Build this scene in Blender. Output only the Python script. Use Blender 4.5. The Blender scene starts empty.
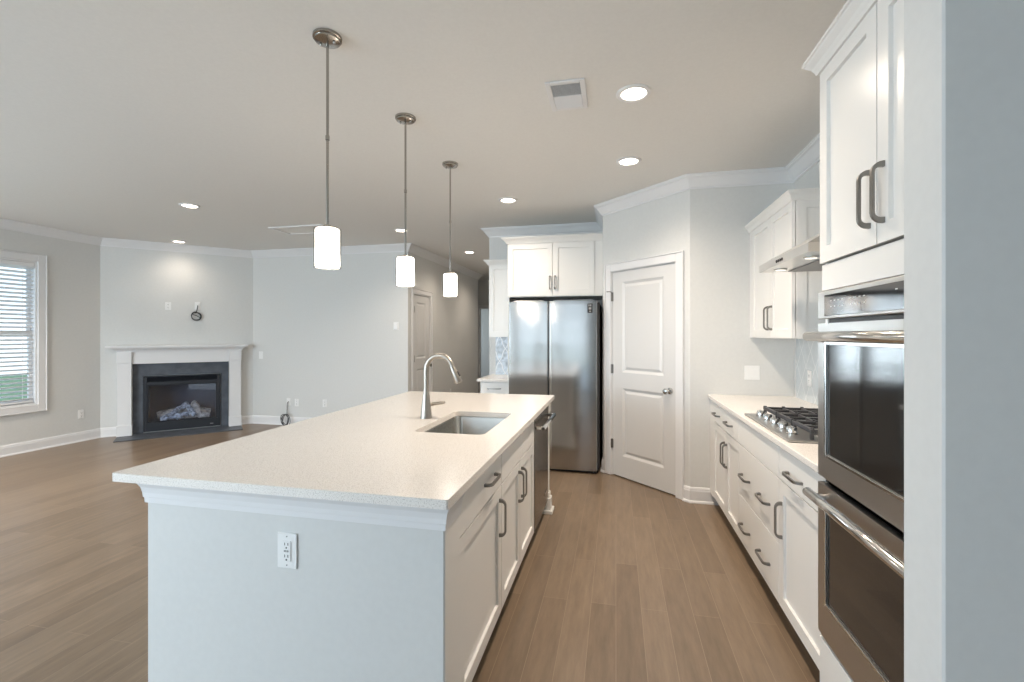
import bpy, bmesh, math, random
from mathutils import Matrix, Vector
random.seed(7)
S = bpy.context.scene
COL = S.collection
PI = math.pi
R = math.radians

# ------------------------------------------------------------------ camera
cam_d = bpy.data.cameras.new('camera')
cam = bpy.data.objects.new('camera', cam_d); COL.objects.link(cam)
FPX = 468.0
cam_d.sensor_width = 36.0
cam_d.lens = FPX / 1024 * 36
cam_d.shift_y = -6 / 1024
cam_d.clip_start = 0.05
cam.location = (0, 0, 1.41)
cam.rotation_euler = (R(90), 0, math.atan(104 / FPX))
S.camera = cam

# ------------------------------------------------------------------ world, exposure
WORLD_STRENGTH = 1.0
DOOR_W = 6.0
REAR_LEFT_W = 135.0
SIDE_W = 20.0
DOWN_E = 7.0
SPOT_W = 34.0
PEND_E = 7.5
WARM = (1.0, 0.85, 0.70)
S.view_settings.view_transform = 'Standard'
S.view_settings.look = 'None'
S.view_settings.gamma = 1.0
S.view_settings.use_curve_mapping = False
S.view_settings.exposure = 1.0
S.cycles.max_bounces = 14
S.cycles.diffuse_bounces = 8
S.cycles.glossy_bounces = 6
S.cycles.transparent_max_bounces = 16
S.cycles.sample_clamp_indirect = 6.0
w = bpy.data.worlds.new('world'); S.world = w; w.use_nodes = True
nt = w.node_tree; nt.nodes.clear()
wo = nt.nodes.new('ShaderNodeOutputWorld'); bg = nt.nodes.new('ShaderNodeBackground')
tc = nt.nodes.new('ShaderNodeTexCoord'); sx = nt.nodes.new('ShaderNodeSeparateXYZ'); rp = nt.nodes.new('ShaderNodeValToRGB')
rp.color_ramp.elements[0].position = 0.0; rp.color_ramp.elements[0].color = (0.80, 0.91, 1.0, 1)
rp.color_ramp.elements[1].position = 0.7; rp.color_ramp.elements[1].color = (0.48, 0.70, 1.0, 1)
nt.links.new(tc.outputs['Generated'], sx.inputs[0]); nt.links.new(sx.outputs['Z'], rp.inputs[0])
nt.links.new(rp.outputs[0], bg.inputs['Color']); bg.inputs['Strength'].default_value = WORLD_STRENGTH
nt.links.new(bg.outputs[0], wo.inputs[0])


def portal(name, loc, rot, sx_, sy_):
    l = bpy.data.lights.new(name, 'AREA'); l.shape = 'RECTANGLE'; l.size = sx_; l.size_y = sy_
    l.cycles.is_portal = True
    o = bpy.data.objects.new(name, l); COL.objects.link(o); o.location = loc; o.rotation_euler = rot
    return o

# daylight: portals guide sky sampling through the side windows; added area lamps at the rear openings
# and the added side windows stand in for sky light
for yy in (3.87, 2.45):
    portal('sky_portal', (-6.99, yy, 1.43), (0, R(-90), 0), 1.74, 0.94)
portal('sky_portal', (-5.06, 12.3, 1.4), (0, R(-90), 0), 1.6, 1.2)
def daylight(name, loc, rot, sx_, sy_, power, col):
    l = bpy.data.lights.new(name, 'AREA'); l.shape = 'RECTANGLE'; l.size = sx_; l.size_y = sy_; l.energy = power; l.color = col
    o = bpy.data.objects.new(name, l); COL.objects.link(o); o.location = loc; o.rotation_euler = rot
    return o
DAY = (0.81, 0.915, 1.0)
daylight('door_daylight', (-1.65, -2.71, 1.15), (R(90), 0, 0), 2.55, 2.2, DOOR_W, DAY)
daylight('window_fill_light', (-5.09, 12.3, 1.4), (0, R(-90), 0), 1.55, 1.15, 9.0, DAY)  # added fill lamp at the unseen window of the far room
daylight('window_fill_light', (-5.0, -2.71, 1.43), (R(90), 0, 0), 2.5, 1.7, REAR_LEFT_W, DAY)  # added fill lamp for the living room, at the unseen rear-left window
for yy in (1.0, -0.9):
    daylight('window_fill_light', (-7.03, yy, 1.43), (0, R(-90), 0), 1.7, 1.5, SIDE_W, (0.66, 0.83, 1.0))  # added fill lamps at the unseen side windows

# ------------------------------------------------------------------ materials
def mat(name, col, rough=0.5, metal=0.0, spec=None, emit=None, es=0.0, coat=0.0):
    m = bpy.data.materials.new(name); m.use_nodes = True
    b = m.node_tree.nodes['Principled BSDF']
    b.inputs['Base Color'].default_value = (*col, 1); b.inputs['Roughness'].default_value = rough
    b.inputs['Metallic'].default_value = metal
    if spec is not None: b.inputs['Specular IOR Level'].default_value = spec
    if emit: b.inputs['Emission Color'].default_value = (*emit, 1); b.inputs['Emission Strength'].default_value = es
    if coat: b.inputs['Coat Weight'].default_value = coat; b.inputs['Coat Roughness'].default_value = 0.1
    return m

def N(m, t, **kw):
    n = m.node_tree.nodes.new(t)
    for k, v in kw.items(): setattr(n, k, v)
    return n

def L(m, a, b): m.node_tree.links.new(a, b)

def noise_tint(m, scale, amount, stretch=(1, 1, 1), bump=0.0, detail=4):
    """procedural mottling of a base colour, optional bump"""
    b = m.node_tree.nodes['Principled BSDF']; c = list(b.inputs['Base Color'].default_value)
    t = N(m, 'ShaderNodeTexCoord'); mp = N(m, 'ShaderNodeMapping'); mp.inputs['Scale'].default_value = stretch
    n = N(m, 'ShaderNodeTexNoise'); n.inputs['Scale'].default_value = scale; n.inputs['Detail'].default_value = detail
    L(m, t.outputs['Object'], mp.inputs[0]); L(m, mp.outputs[0], n.inputs['Vector'])
    r = N(m, 'ShaderNodeValToRGB'); r.color_ramp.elements[0].position = 0.35; r.color_ramp.elements[1].position = 0.65
    r.color_ramp.elements[0].color = (*[x * (1 - amount) for x in c[:3]], 1)
    r.color_ramp.elements[1].color = (*[min(1, x * (1 + amount)) for x in c[:3]], 1)
    L(m, n.outputs['Fac'], r.inputs[0]); L(m, r.outputs[0], b.inputs['Base Color'])
    if bump:
        bm_ = N(m, 'ShaderNodeBump'); bm_.inputs['Strength'].default_value = bump; bm_.inputs['Distance'].default_value = 0.002
        L(m, n.outputs['Fac'], bm_.inputs['Height']); L(m, bm_.outputs[0], b.inputs['Normal'])
    return m

WALL = noise_tint(mat('wall_paint', (0.665, 0.666, 0.650), 0.55, spec=0.3), 40, 0.012)
CEIL = noise_tint(mat('ceiling_paint', (0.76, 0.752, 0.728), 0.8, spec=0.2), 60, 0.012)
TRIM = mat('white_trim_paint', (0.76, 0.76, 0.765), 0.35)
CAB = mat('white_cabinet_paint', (0.785, 0.776, 0.752), 0.28)
DOORM = mat('white_door_paint', (0.67, 0.668, 0.66), 0.35)
NICKEL = mat('brushed_nickel', (0.26, 0.25, 0.235), 0.34, 1.0)
CHROME = mat('polished_steel', (0.62, 0.61, 0.59), 0.14, 1.0)
PENDM = mat('pendant_nickel', (0.42, 0.40, 0.37), 0.22, 1.0)
BLACK = mat('black_plastic', (0.012, 0.012, 0.013), 0.4)
DARKMETAL = noise_tint(mat('cast_iron', (0.05, 0.05, 0.055), 0.45, 0.3), 80, 0.2)
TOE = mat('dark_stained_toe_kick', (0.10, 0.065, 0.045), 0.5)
PLATE = mat('white_plate_plastic', (0.84, 0.84, 0.83), 0.35)
SLOT = mat('slot_dark', (0.05, 0.05, 0.05), 0.5)
OVENGLASS = mat('dark_oven_glass', (0.016, 0.015, 0.014), 0.04, spec=0.9)
BLACKGLASS = mat('black_glass', (0.01, 0.01, 0.011), 0.06, spec=0.6)
SLATE = noise_tint(mat('slate_tile', (0.08, 0.092, 0.112), 0.45), 9, 0.22)
FIREMETAL = mat('black_fireplace_metal', (0.03, 0.034, 0.042), 0.38, 0.3)
FIREBRICK = mat('firebox_dark_sky_tint', (0.06, 0.072, 0.10), 0.75)  # navy tint puts the sky reflected in the glass into the colour
LOG = noise_tint(mat('ceramic_log', (0.62, 0.53, 0.43), 0.9), 18, 0.55, bump=0.6)
LOGASH = noise_tint(mat('charred_log', (0.48, 0.48, 0.48), 0.9), 26, 0.7, bump=0.6)
EMBER = noise_tint(mat('ember_bed', (0.2, 0.18, 0.17), 0.95), 60, 0.6, bump=0.8)
CABLE = mat('black_cable', (0.015, 0.016, 0.018), 0.45)
BLIND = mat('white_blind_slat', (0.82, 0.83, 0.84), 0.45)
VENTDARK = mat('duct_shade_grey', (0.22, 0.22, 0.215), 0.7)
GREYPL = mat('grey_plastic', (0.30, 0.30, 0.30), 0.5)

def steel(name, col, rough, stretch):
    m = mat(name, col, rough, 1.0); b = m.node_tree.nodes['Principled BSDF']
    t = N(m, 'ShaderNodeTexCoord'); mp = N(m, 'ShaderNodeMapping'); mp.inputs['Scale'].default_value = stretch
    n = N(m, 'ShaderNodeTexNoise'); n.inputs['Scale'].default_value = 1.0; n.inputs['Detail'].default_value = 3
    L(m, t.outputs['Object'], mp.inputs[0]); L(m, mp.outputs[0], n.inputs['Vector'])
    r = N(m, 'ShaderNodeMapRange'); r.inputs['To Min'].default_value = rough * 0.95; r.inputs['To Max'].default_value = rough * 1.06
    L(m, n.outputs['Fac'], r.inputs['Value']); L(m, r.outputs[0], b.inputs['Roughness'])
    return m
STEEL = steel('brushed_stainless_fridge', (0.43, 0.425, 0.415), 0.14, (4, 4, 400))
STEELO = steel('brushed_stainless_oven', (0.50, 0.485, 0.465), 0.33, (4, 4, 400))
STEELH = steel('brushed_stainless_hood', (0.72, 0.71, 0.69), 0.33, (4, 4, 300))
STEELS = steel('satin_sink_steel', (0.55, 0.53, 0.49), 0.25, (60, 60, 4))
STEELD = steel('dark_dishwasher_steel', (0.26, 0.25, 0.235), 0.22, (4, 4, 300))
def bump_wave(m, amount):
    b = m.node_tree.nodes['Principled BSDF']; t = N(m, 'ShaderNodeTexCoord'); mp = N(m, 'ShaderNodeMapping'); mp.inputs['Scale'].default_value = (0.9, 0.9, 5.0)
    n = N(m, 'ShaderNodeTexNoise'); n.inputs['Scale'].default_value = 1.6; n.inputs['Detail'].default_value = 0
    L(m, t.outputs['Object'], mp.inputs[0]); L(m, mp.outputs[0], n.inputs['Vector'])
    bp = N(m, 'ShaderNodeBump'); bp.inputs['Strength'].default_value = amount; bp.inputs['Distance'].default_value = 0.01
    L(m, n.outputs['Fac'], bp.inputs['Height']); L(m, bp.outputs[0], b.inputs['Normal'])
bump_wave(STEEL, 0.12)

def floor_material():
    m = mat('hardwood_planks', (0.2, 0.14, 0.1), 0.34); b = m.node_tree.nodes['Principled BSDF']
    t = N(m, 'ShaderNodeTexCoord'); mp = N(m, 'ShaderNodeMapping'); mp.inputs['Rotation'].default_value = (0, 0, R(90))
    L(m, t.outputs['Object'], mp.inputs[0])
    br = N(m, 'ShaderNodeTexBrick'); br.offset = 0.37; br.offset_frequency = 2; br.squash = 1
    br.inputs['Scale'].default_value = 1.0; br.inputs['Brick Width'].default_value = 1.25; br.inputs['Row Height'].default_value = 0.127
    br.inputs['Mortar Size'].default_value = 0.0013; br.inputs['Mortar Smooth'].default_value = 0.2; br.inputs['Bias'].default_value = 0.0
    br.inputs['Color1'].default_value = (0.0, 0.0, 0.0, 1); br.inputs['Color2'].default_value = (1, 1, 1, 1); br.inputs['Mortar'].default_value = (0.5, 0.5, 0.5, 1)
    L(m, mp.outputs[0], br.inputs['Vector'])
    tone = N(m, 'ShaderNodeValToRGB')
    e = tone.color_ramp.elements; e[0].color = (0.185, 0.132, 0.087, 1); e[1].color = (0.236, 0.172, 0.117, 1)
    L(m, br.outputs['Color'], tone.inputs[0])
    g = N(m, 'ShaderNodeTexNoise'); g.inputs['Scale'].default_value = 3.0; g.inputs['Detail'].default_value = 6; g.inputs['Roughness'].default_value = 0.65
    gm = N(m, 'ShaderNodeMapping'); gm.inputs['Scale'].default_value = (9, 1.1, 1)
    L(m, t.outputs['Object'], gm.inputs[0]); L(m, gm.outputs[0], g.inputs['Vector'])
    gr = N(m, 'ShaderNodeMapRange'); gr.inputs['From Min'].default_value = 0.3; gr.inputs['From Max'].default_value = 0.7; gr.inputs['To Min'].default_value = 0.80; gr.inputs['To Max'].default_value = 1.16
    L(m, g.outputs['Fac'], gr.inputs['Value'])
    mx = N(m, 'ShaderNodeMix', data_type='RGBA', blend_type='MULTIPLY'); mx.inputs['Factor'].default_value = 1.0
    L(m, tone.outputs[0], mx.inputs['A']); L(m, gr.outputs[0], mx.inputs['B'])
    mo = N(m, 'ShaderNodeMix', data_type='RGBA'); mo.inputs['B'].default_value = (0.30, 0.222, 0.16, 1)
    L(m, br.outputs['Fac'], mo.inputs['Factor']); L(m, mx.outputs['Result'], mo.inputs['A'])
    L(m, mo.outputs['Result'], b.inputs['Base Color'])
    rr = N(m, 'ShaderNodeMapRange'); rr.inputs['To Min'].default_value = 0.27; rr.inputs['To Max'].default_value = 0.38
    L(m, g.outputs['Fac'], rr.inputs['Value']); L(m, rr.outputs[0], b.inputs['Roughness'])
    bp = N(m, 'ShaderNodeBump'); bp.inputs['Strength'].default_value = 0.06; bp.inputs['Distance'].default_value = 0.001
    L(m, g.outputs['Fac'], bp.inputs['Height']); L(m, bp.outputs[0], b.inputs['Normal'])
    return m
FLOOR = floor_material()

def quartz():
    m = mat('white_quartz', (0.8, 0.77, 0.73), 0.2); b = m.node_tree.nodes['Principled BSDF']
    t = N(m, 'ShaderNodeTexCoord'); v = N(m, 'ShaderNodeTexNoise'); v.inputs['Scale'].default_value = 260; v.inputs['Detail'].default_value = 2
    L(m, t.outputs['Object'], v.inputs['Vector'])
    r = N(m, 'ShaderNodeValToRGB'); e = r.color_ramp.elements
    e[0].position = 0.36; e[0].color = (0.60, 0.56, 0.52, 1); e[1].position = 0.46; e[1].color = (0.82, 0.78, 0.735, 1)
    n = r.color_ramp.elements.new(0.72); n.color = (0.87, 0.84, 0.80, 1)
    L(m, v.outputs['Fac'], r.inputs[0]); L(m, r.outputs[0], b.inputs['Base Color'])
    return m
QUARTZ = quartz()

def lattice_tile(name, axis, pw, ph, base, grout, curve=0.0, vein=0.0, edge=0.463):
    m = mat(name, base, 0.18); b = m.node_tree.nodes['Principled BSDF']
    t = N(m, 'ShaderNodeTexCoord'); s = N(m, 'ShaderNodeSeparateXYZ'); L(m, t.outputs['Object'], s.inputs[0])
    def M(op, a, bb=None):
        n = N(m, 'ShaderNodeMath', operation=op)
        for i, x in enumerate((a, bb)):
            if x is None: continue
            if isinstance(x, (int, float)): n.inputs[i].default_value = x
            else: L(m, x, n.inputs[i])
        return n.outputs[0]
    u = M('DIVIDE', s.outputs[axis], pw); v = M('DIVIDE', s.outputs['Z'], ph)
    if curve:
        v2 = M('ADD', v, M('MULTIPLY', M('SINE', M('MULTIPLY', v, 4 * PI)), curve))
    else: v2 = v
    lines = None
    for q in (M('ADD', u, v2), M('SUBTRACT', u, v2)):
        f = M('ABSOLUTE', M('SUBTRACT', M('FRACT', q), 0.5))
        g = M('GREATER_THAN', f, edge)
        lines = g if lines is None else M('MAXIMUM', lines, g)
    nz = N(m, 'ShaderNodeTexNoise'); nz.inputs['Scale'].default_value = 11; nz.inputs['Detail'].default_value = 5; nz.inputs['Distortion'].default_value = 1.2
    L(m, t.outputs['Object'], nz.inputs['Vector'])
    r = N(m, 'ShaderNodeValToRGB'); e = r.color_ramp.elements; e[0].position = 0.35; e[1].position = 0.68
    e[0].color = (*[x * (1 - vein) for x in base], 1); e[1].color = (*[min(1, x * (1 + vein)) for x in base], 1)
    L(m, nz.outputs['Fac'], r.inputs[0])
    mx = N(m, 'ShaderNodeMix', data_type='RGBA'); mx.inputs['B'].default_value = (*grout, 1)
    L(m, lines, mx.inputs['Factor']); L(m, r.outputs[0], mx.inputs['A']); L(m, mx.outputs['Result'], b.inputs['Base Color'])
    return m
TILE_R = lattice_tile('pale_blue_diamond_tile', 'Y', 0.17, 0.235, (0.57, 0.615, 0.64), (0.76, 0.78, 0.785), 0.012, 0.05, .478)
TILE_N = lattice_tile('marbled_lantern_tile', 'X', 0.150, 0.31, (0.53, 0.59, 0.655), (0.80, 0.82, 0.84), 0.045, 0.35, .46)

def glass_thin(name, tint=(1, 1, 1), refl=0.08, rough=0.0, edge=1.0):
    m = bpy.data.materials.new(name); m.use_nodes = True; nt = m.node_tree; nt.nodes.clear()
    o = nt.nodes.new('ShaderNodeOutputMaterial'); t = nt.nodes.new('ShaderNodeBsdfTransparent'); g = nt.nodes.new('ShaderNodeBsdfGlossy'); mx = nt.nodes.new('ShaderNodeMixShader')
    lw = nt.nodes.new('ShaderNodeLayerWeight'); lw.inputs['Blend'].default_value = 0.5
    pw = nt.nodes.new('ShaderNodeMath'); pw.operation = 'POWER'; pw.inputs[1].default_value = 4.0
    f = nt.nodes.new('ShaderNodeMapRange'); f.inputs['To Min'].default_value = refl * 0.55; f.inputs['To Max'].default_value = 0.75
    nt.links.new(lw.outputs['Facing'], pw.inputs[0]); nt.links.new(pw.outputs[0], f.inputs['Value'])
    if edge < 1:   # rim tinted darker in place of refraction at the glass edge
        rmp = nt.nodes.new('ShaderNodeValToRGB'); lw2 = nt.nodes.new('ShaderNodeLayerWeight'); lw2.inputs['Blend'].default_value = 0.5
        rmp.color_ramp.elements[0].position = 0.55; rmp.color_ramp.elements[0].color = (*tint, 1); rmp.color_ramp.elements[1].position = 0.95; rmp.color_ramp.elements[1].color = (*[c * edge for c in tint], 1)
        nt.links.new(lw2.outputs['Facing'], rmp.inputs[0]); nt.links.new(rmp.outputs[0], t.inputs[0])
    t.inputs[0].default_value = (*tint, 1); g.inputs['Roughness'].default_value = rough
    nt.links.new(f.outputs[0], mx.inputs[0]); nt.links.new(t.outputs[0], mx.inputs[1]); nt.links.new(g.outputs[0], mx.inputs[2]); nt.links.new(mx.outputs[0], o.inputs[0])
    return m
PANE = glass_thin('window_glass', (0.97, 0.99, 1.0))
FIREGLASS = glass_thin('fireplace_glass', (0.86, 0.91, 1.0), refl=0.16)
CLEAR = glass_thin('clear_shade_glass', (0.98, 0.98, 0.98), edge=0.12)
LENS = mat('downlight_lens', (0.9, 0.88, 0.85), 0.5, emit=WARM, es=DOWN_E)
SHADE = mat('opal_shade', (0.9, 0.88, 0.84), 0.4, emit=(1.0, 0.89, 0.77), es=PEND_E)
HOODLENS = mat('hood_light_lens', (0.85, 0.85, 0.83), 0.3, emit=(1.0, 0.93, 0.82), es=0.5)
LEAF = noise_tint(mat('shrub_leaf', (0.10, 0.22, 0.08), 0.6), 8, 0.4)
LAWN = noise_tint(mat('lawn', (0.16, 0.24, 0.10), 0.9), 6, 0.3)
WHITEMARK = mat('white_print', (0.8, 0.8, 0.8), 0.5)

# ------------------------------------------------------------------ mesh helpers
class MB:
    def __init__(s, m=None): s.bm = bmesh.new(); s.m = m or Matrix.Identity(4)
    def v(s, p): return s.bm.verts.new(s.m @ Vector(p))
    def f(s, vs, smooth=False):
        try:
            fc = s.bm.faces.new(vs); fc.smooth = smooth; return fc
        except ValueError: return None
    def box(s, x0, x1, y0, y1, z0, z1, bev=0.0, seg=1):
        vs = [s.v(p) for p in ((x0, y0, z0), (x1, y0, z0), (x1, y1, z0), (x0, y1, z0), (x0, y0, z1), (x1, y0, z1), (x1, y1, z1), (x0, y1, z1))]
        fs = [s.f([vs[i] for i in q]) for q in ((0, 3, 2, 1), (4, 5, 6, 7), (0, 1, 5, 4), (1, 2, 6, 5), (2, 3, 7, 6), (3, 0, 4, 7))]
        if bev:
            es = list({e for fc in fs for e in fc.edges})
            bmesh.ops.bevel(s.bm, geom=es, offset=bev, segments=seg, affect='EDGES', profile=0.5)
        return s
    def prism(s, poly, plane, a, b):
        """extrude a 2D polygon; plane 'xy','xz','yz' names the polygon's axes, a..b the third"""
        def P(p, h):
            if plane == 'xy': return (p[0], p[1], h)
            if plane == 'xz': return (p[0], h, p[1])
            return (h, p[0], p[1])
        A = [s.v(P(p, a)) for p in poly]; B = [s.v(P(p, b)) for p in poly]; n = len(poly)
        s.f(A[::-1]); s.f(B)
        for i in range(n): s.f([A[i], A[(i + 1) % n], B[(i + 1) % n], B[i]])
        return s
    def frame_of(s, d):
        d = Vector(d).normalized(); up = Vector((0, 0, 1)) if abs(d.z) < 0.95 else Vector((1, 0, 0))
        a = d.cross(up).normalized(); return a, a.cross(d).normalized()
    def tube(s, pts, r, seg=10, cap=True, closed=False, flat=1.0):
        pts = [Vector(p) for p in pts]; n = len(pts); rr = r if isinstance(r, (list, tuple)) else [r] * n
        rings = []; pa = None
        for i, p in enumerate(pts):
            if closed: d = pts[(i + 1) % n] - pts[i - 1]
            else: d = pts[min(i + 1, n - 1)] - pts[max(i - 1, 0)]
            d = d.normalized()
            if pa is None: a, b = s.frame_of(d)
            else:
                a = (pa - d * pa.dot(d)); a = a.normalized() if a.length > 1e-6 else s.frame_of(d)[0]
                b = a.cross(d).normalized()
            pa = a
            rings.append([s.v(p + (a * math.cos(t) * flat + b * math.sin(t)) * rr[i]) for t in [2 * PI * k / seg for k in range(seg)]])
        m = n if closed else n - 1
        for i in range(m):
            A, B = rings[i], rings[(i + 1) % n]
            for k in range(seg): s.f([A[k], A[(k + 1) % seg], B[(k + 1) % seg], B[k]], True)
        if cap and not closed: s.f(rings[0][::-1]); s.f(rings[-1])
        return s
    def cyl(s, p0, p1, r0, r1=None, seg=24):
        return s.tube([p0, p1], [r0, r0 if r1 is None else r1], seg)
    def lathe(s, prof, c=(0, 0, 0), seg=32, axis='z', smooth=True, caps=True):
        """profile [(r,h)...] turned about an axis through c"""
        rings = []
        for r, h in prof:
            ring = []
            for k in range(seg):
                t = 2 * PI * k / seg; a, b = r * math.cos(t), r * math.sin(t)
                q = (a, b, h) if axis == 'z' else ((h, a, b) if axis == 'x' else (a, h, b))
                ring.append(s.v((c[0] + q[0], c[1] + q[1], c[2] + q[2])))
            rings.append(ring)
        for A, B in zip(rings, rings[1:]):
            for k in range(seg): s.f([A[k], A[(k + 1) % seg], B[(k + 1) % seg], B[k]], smooth)
        if caps: s.f(rings[0][::-1]); s.f(rings[-1])
        return s
    def sweep(s, prof, path, closed=False):
        """profile [(n,z)...] (n = distance to the left of the path) along a plan polyline, mitred"""
        pts = [Vector((p[0], p[1])) for p in path]; n = len(pts); rings = []
        for i, p in enumerate(pts):
            dirs = []
            if i > 0 or closed: dirs.append((pts[i] - pts[i - 1]).normalized())
            if i < n - 1 or closed: dirs.append((pts[(i + 1) % n] - pts[i]).normalized())
            ns = [Vector((-d.y, d.x)) for d in dirs]
            if len(ns) == 1: o = ns[0]
            else: o = (ns[0] + ns[1]) / (1 + ns[0].dot(ns[1]))
            rings.append([s.v((p.x + o.x * a, p.y + o.y * a, z)) for a, z in prof])
        k = len(prof)
        for i in range(n if closed else n - 1):
            A, B = rings[i], rings[(i + 1) % n]
            for j in range(k): s.f([A[j], A[(j + 1) % k], B[(j + 1) % k], B[j]])
        if not closed: s.f(rings[0][::-1]); s.f(rings[-1])
        return s
    def plate(s, outer, inner, z0, z1):
        """slab with a hole"""
        def loop(ps, z):
            vs = [s.v((p[0], p[1], z)) for p in ps]; return vs
        for z in (z0, z1):
            vo = loop(outer, z); vi = loop(inner, z); es = []
            for vs in (vo, vi):
                for i in range(len(vs)): es.append(s.bm.edges.new((vs[i], vs[(i + 1) % len(vs)])))
            bmesh.ops.triangle_fill(s.bm, edges=es, use_beauty=True)
            if z == z0: bo, bi = vo, vi
            else: to, ti = vo, vi
        for a, b in ((bo, to), (bi, ti)):
            for i in range(len(a)): s.f([a[i], a[(i + 1) % len(a)], b[(i + 1) % len(a)], b[i]])
        return s
    def shaker(s, u0, u1, v0, v1, t=0.02, rail=0.057, rec=0.011, plain=False):
        """cabinet door in (u across, w out, v up): local x=u, y=-w, z=v"""
        if plain: return s.box(u0, u1, -t, 0, v0, v1, 0.0015)
        c = 0.002
        def rect(a, b, c_, d, w_): return [s.v((a, -w_, c_)), s.v((b, -w_, c_)), s.v((b, -w_, d)), s.v((a, -w_, d))]
        bk = rect(u0, u1, v0, v1, 0); fr = rect(u0, u1, v0, v1, t); i1 = rect(u0 + rail, u1 - rail, v0 + rail, v1 - rail, t)
        i2 = rect(u0 + rail + c, u1 - rail - c, v0 + rail + c, v1 - rail - c, t - rec)
        s.f(bk[::-1]); s.f(i2)
        for A, B in ((bk, fr), (fr, i1), (i1, i2)):
            for k in range(4): s.f([A[k], A[(k + 1) % 4], B[(k + 1) % 4], B[k]])
        return s
    def pull(s, u, v, length, vert, base=0.02, sc=1.0):
        """flat bow pull with rounded corners and flared feet, centred at u,v on a door"""
        h = length / 2; o = 0.034 * sc; r = 0.030 * sc; hw = 0.0058 * sc; th = 0.0085 * sc; q = 0.016 * sc
        half = [(h, 0)] + [(h - r + r * math.cos(R(a)), o - r + r * math.sin(R(a))) for a in (0, 18, 36, 54, 72, 90)]
        ri = 0.014 * sc
        inner = [(h - q, 0)] + [(h - q - ri + ri * math.cos(R(a)), o - th - ri + ri * math.sin(R(a))) for a in (0, 30, 60, 90)]
        prof = half + [(-a, w_) for a, w_ in half[::-1]] + [(-a, w_) for a, w_ in inner] + inner[::-1]
        def P(a, w_, e): return (u + e, -base - w_, v + a) if vert else (u + a, -base - w_, v + e)
        A = [s.v(P(a, w_, -hw)) for a, w_ in prof]; B = [s.v(P(a, w_, hw)) for a, w_ in prof]; n = len(prof)
        for i in range(n): s.f([A[i], A[(i + 1) % n], B[(i + 1) % n], B[i]], True)
        # side faces as strips between outer and inner outlines
        m_ = len(half); k_ = len(inner)
        for V in (A, B):
            s.f([V[0], V[1], V[2], V[3], V[n - k_ + 2], V[n - k_ + 1], V[n - 1]] if False else [V[i] for i in range(m_)] + [V[n - k_ + i] for i in range(k_)])
            s.f([V[m_ + i] for i in range(m_)] + [V[2 * m_ + i] for i in range(k_)])
            s.f([V[m_ - 1], V[m_], V[2 * m_ + k_ - 1], V[2 * m_ + k_]])
        return s
    def build(s, name, m, parent=None, raw=False):
        bm = s.bm
        bmesh.ops.recalc_face_normals(bm, faces=bm.faces)
        if parent is not None and not raw:
            root = parent
            while root.parent is not None: root = root.parent
            bmesh.ops.transform(bm, matrix=root.matrix_basis.inverted(), verts=bm.verts)
        for e in bm.edges:   # crisp edges between flat and smooth faces
            if len(e.link_faces) == 2:
                f0, f1 = e.link_faces
                if f0.smooth != f1.smooth or f0.normal.dot(f1.normal) < 0.78: e.smooth = False
        me = bpy.data.meshes.new(name); bm.to_mesh(me); bm.free()
        me.materials.append(m)
        o = bpy.data.objects.new(name, me); COL.objects.link(o)
        if parent is not None: o.parent = parent
        return o

def tag(o, label=None, cat=None, group=None, kind=None):
    if label: o['label'] = label
    if cat: o['category'] = cat
    if group: o['group'] = group
    if kind: o['kind'] = kind
    return o
def thing(name, label, cat, loc=(0, 0, 0), rz=0.0, group=None):
    o = bpy.data.objects.new(name, None); COL.objects.link(o); o.empty_display_size = 0.1
    o.location = loc; o.rotation_euler = (0, 0, rz)
    o.matrix_basis = Matrix.Translation(Vector(loc)) @ Matrix.Rotation(rz, 4, 'Z')
    return tag(o, label, cat, group)
def struct(name, loc=(0, 0, 0)):
    o = bpy.data.objects.new(name, None); COL.objects.link(o); o.location = loc; o['kind'] = 'structure'; return o
def sobj(name, mb, m):
    o = mb.build(name, m); o['kind'] = 'structure'; return o
def dup(root, loc, rz, label, group=None):
    r = root.copy(); COL.objects.link(r); r.location = loc; r.rotation_euler = (0, 0, rz); r['label'] = label
    if group: r['group'] = group
    for ch in list(root.children):
        c = ch.copy(); COL.objects.link(c); c.parent = r
        for g in list(ch.children):
            d = g.copy(); COL.objects.link(d); d.parent = c
    return r
def face(origin, facing):
    """matrix: local x across, -y outward, z up. facing = outward direction angle (deg) in plan"""
    return Matrix.Translation(Vector(origin)) @ Matrix.Rotation(R(facing + 90), 4, 'Z')
def arc(cx, cy, r, a0, a1, n=8): return [(cx + r * math.cos(R(a0 + (a1 - a0) * k / n)), cy + r * math.sin(R(a0 + (a1 - a0) * k / n))) for k in range(n + 1)]
def rrect(x0, x1, y0, y1, r, n=6): return arc(x1 - r, y1 - r, r, 0, 90, n) + arc(x0 + r, y1 - r, r, 90, 180, n) + arc(x0 + r, y0 + r, r, 180, 270, n) + arc(x1 - r, y0 + r, r, 270, 360, n)

# ------------------------------------------------------------------ room shell
H = 2.743
XL, YR = -6.93, -2.6                  # left wall, rear wall (behind the camera)
DA, DB = (-6.93, 5.06), (-5.66, 6.40) # fireplace wall, corner to corner
YB = 6.40                             # living room back wall
XH, YHE = -2.99, 9.98                 # hall wall and where it ends
XKW, YK = -1.56, 5.70                 # kitchen back wall: left end, face
XP = -0.133                           # pantry side wall
PA, PB = (0.61, 4.18), (-0.133, 4.923)  # pantry corner wall, corner to corner
XR = 1.40                             # kitchen right wall
SX, SY0, SY1 = 0.605, 1.043, 1.170    # wall stub beside the ovens
YF = 11.0                             # wall at the end of the hall
T = 0.12

sobj('floor', MB().box(-7.05, 2.0, -2.72, 13.7, -0.1, 0), FLOOR)
sobj('ceiling', MB().box(-7.05, 2.0, -2.72, 13.7, H, H + 0.12), CEIL)

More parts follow.
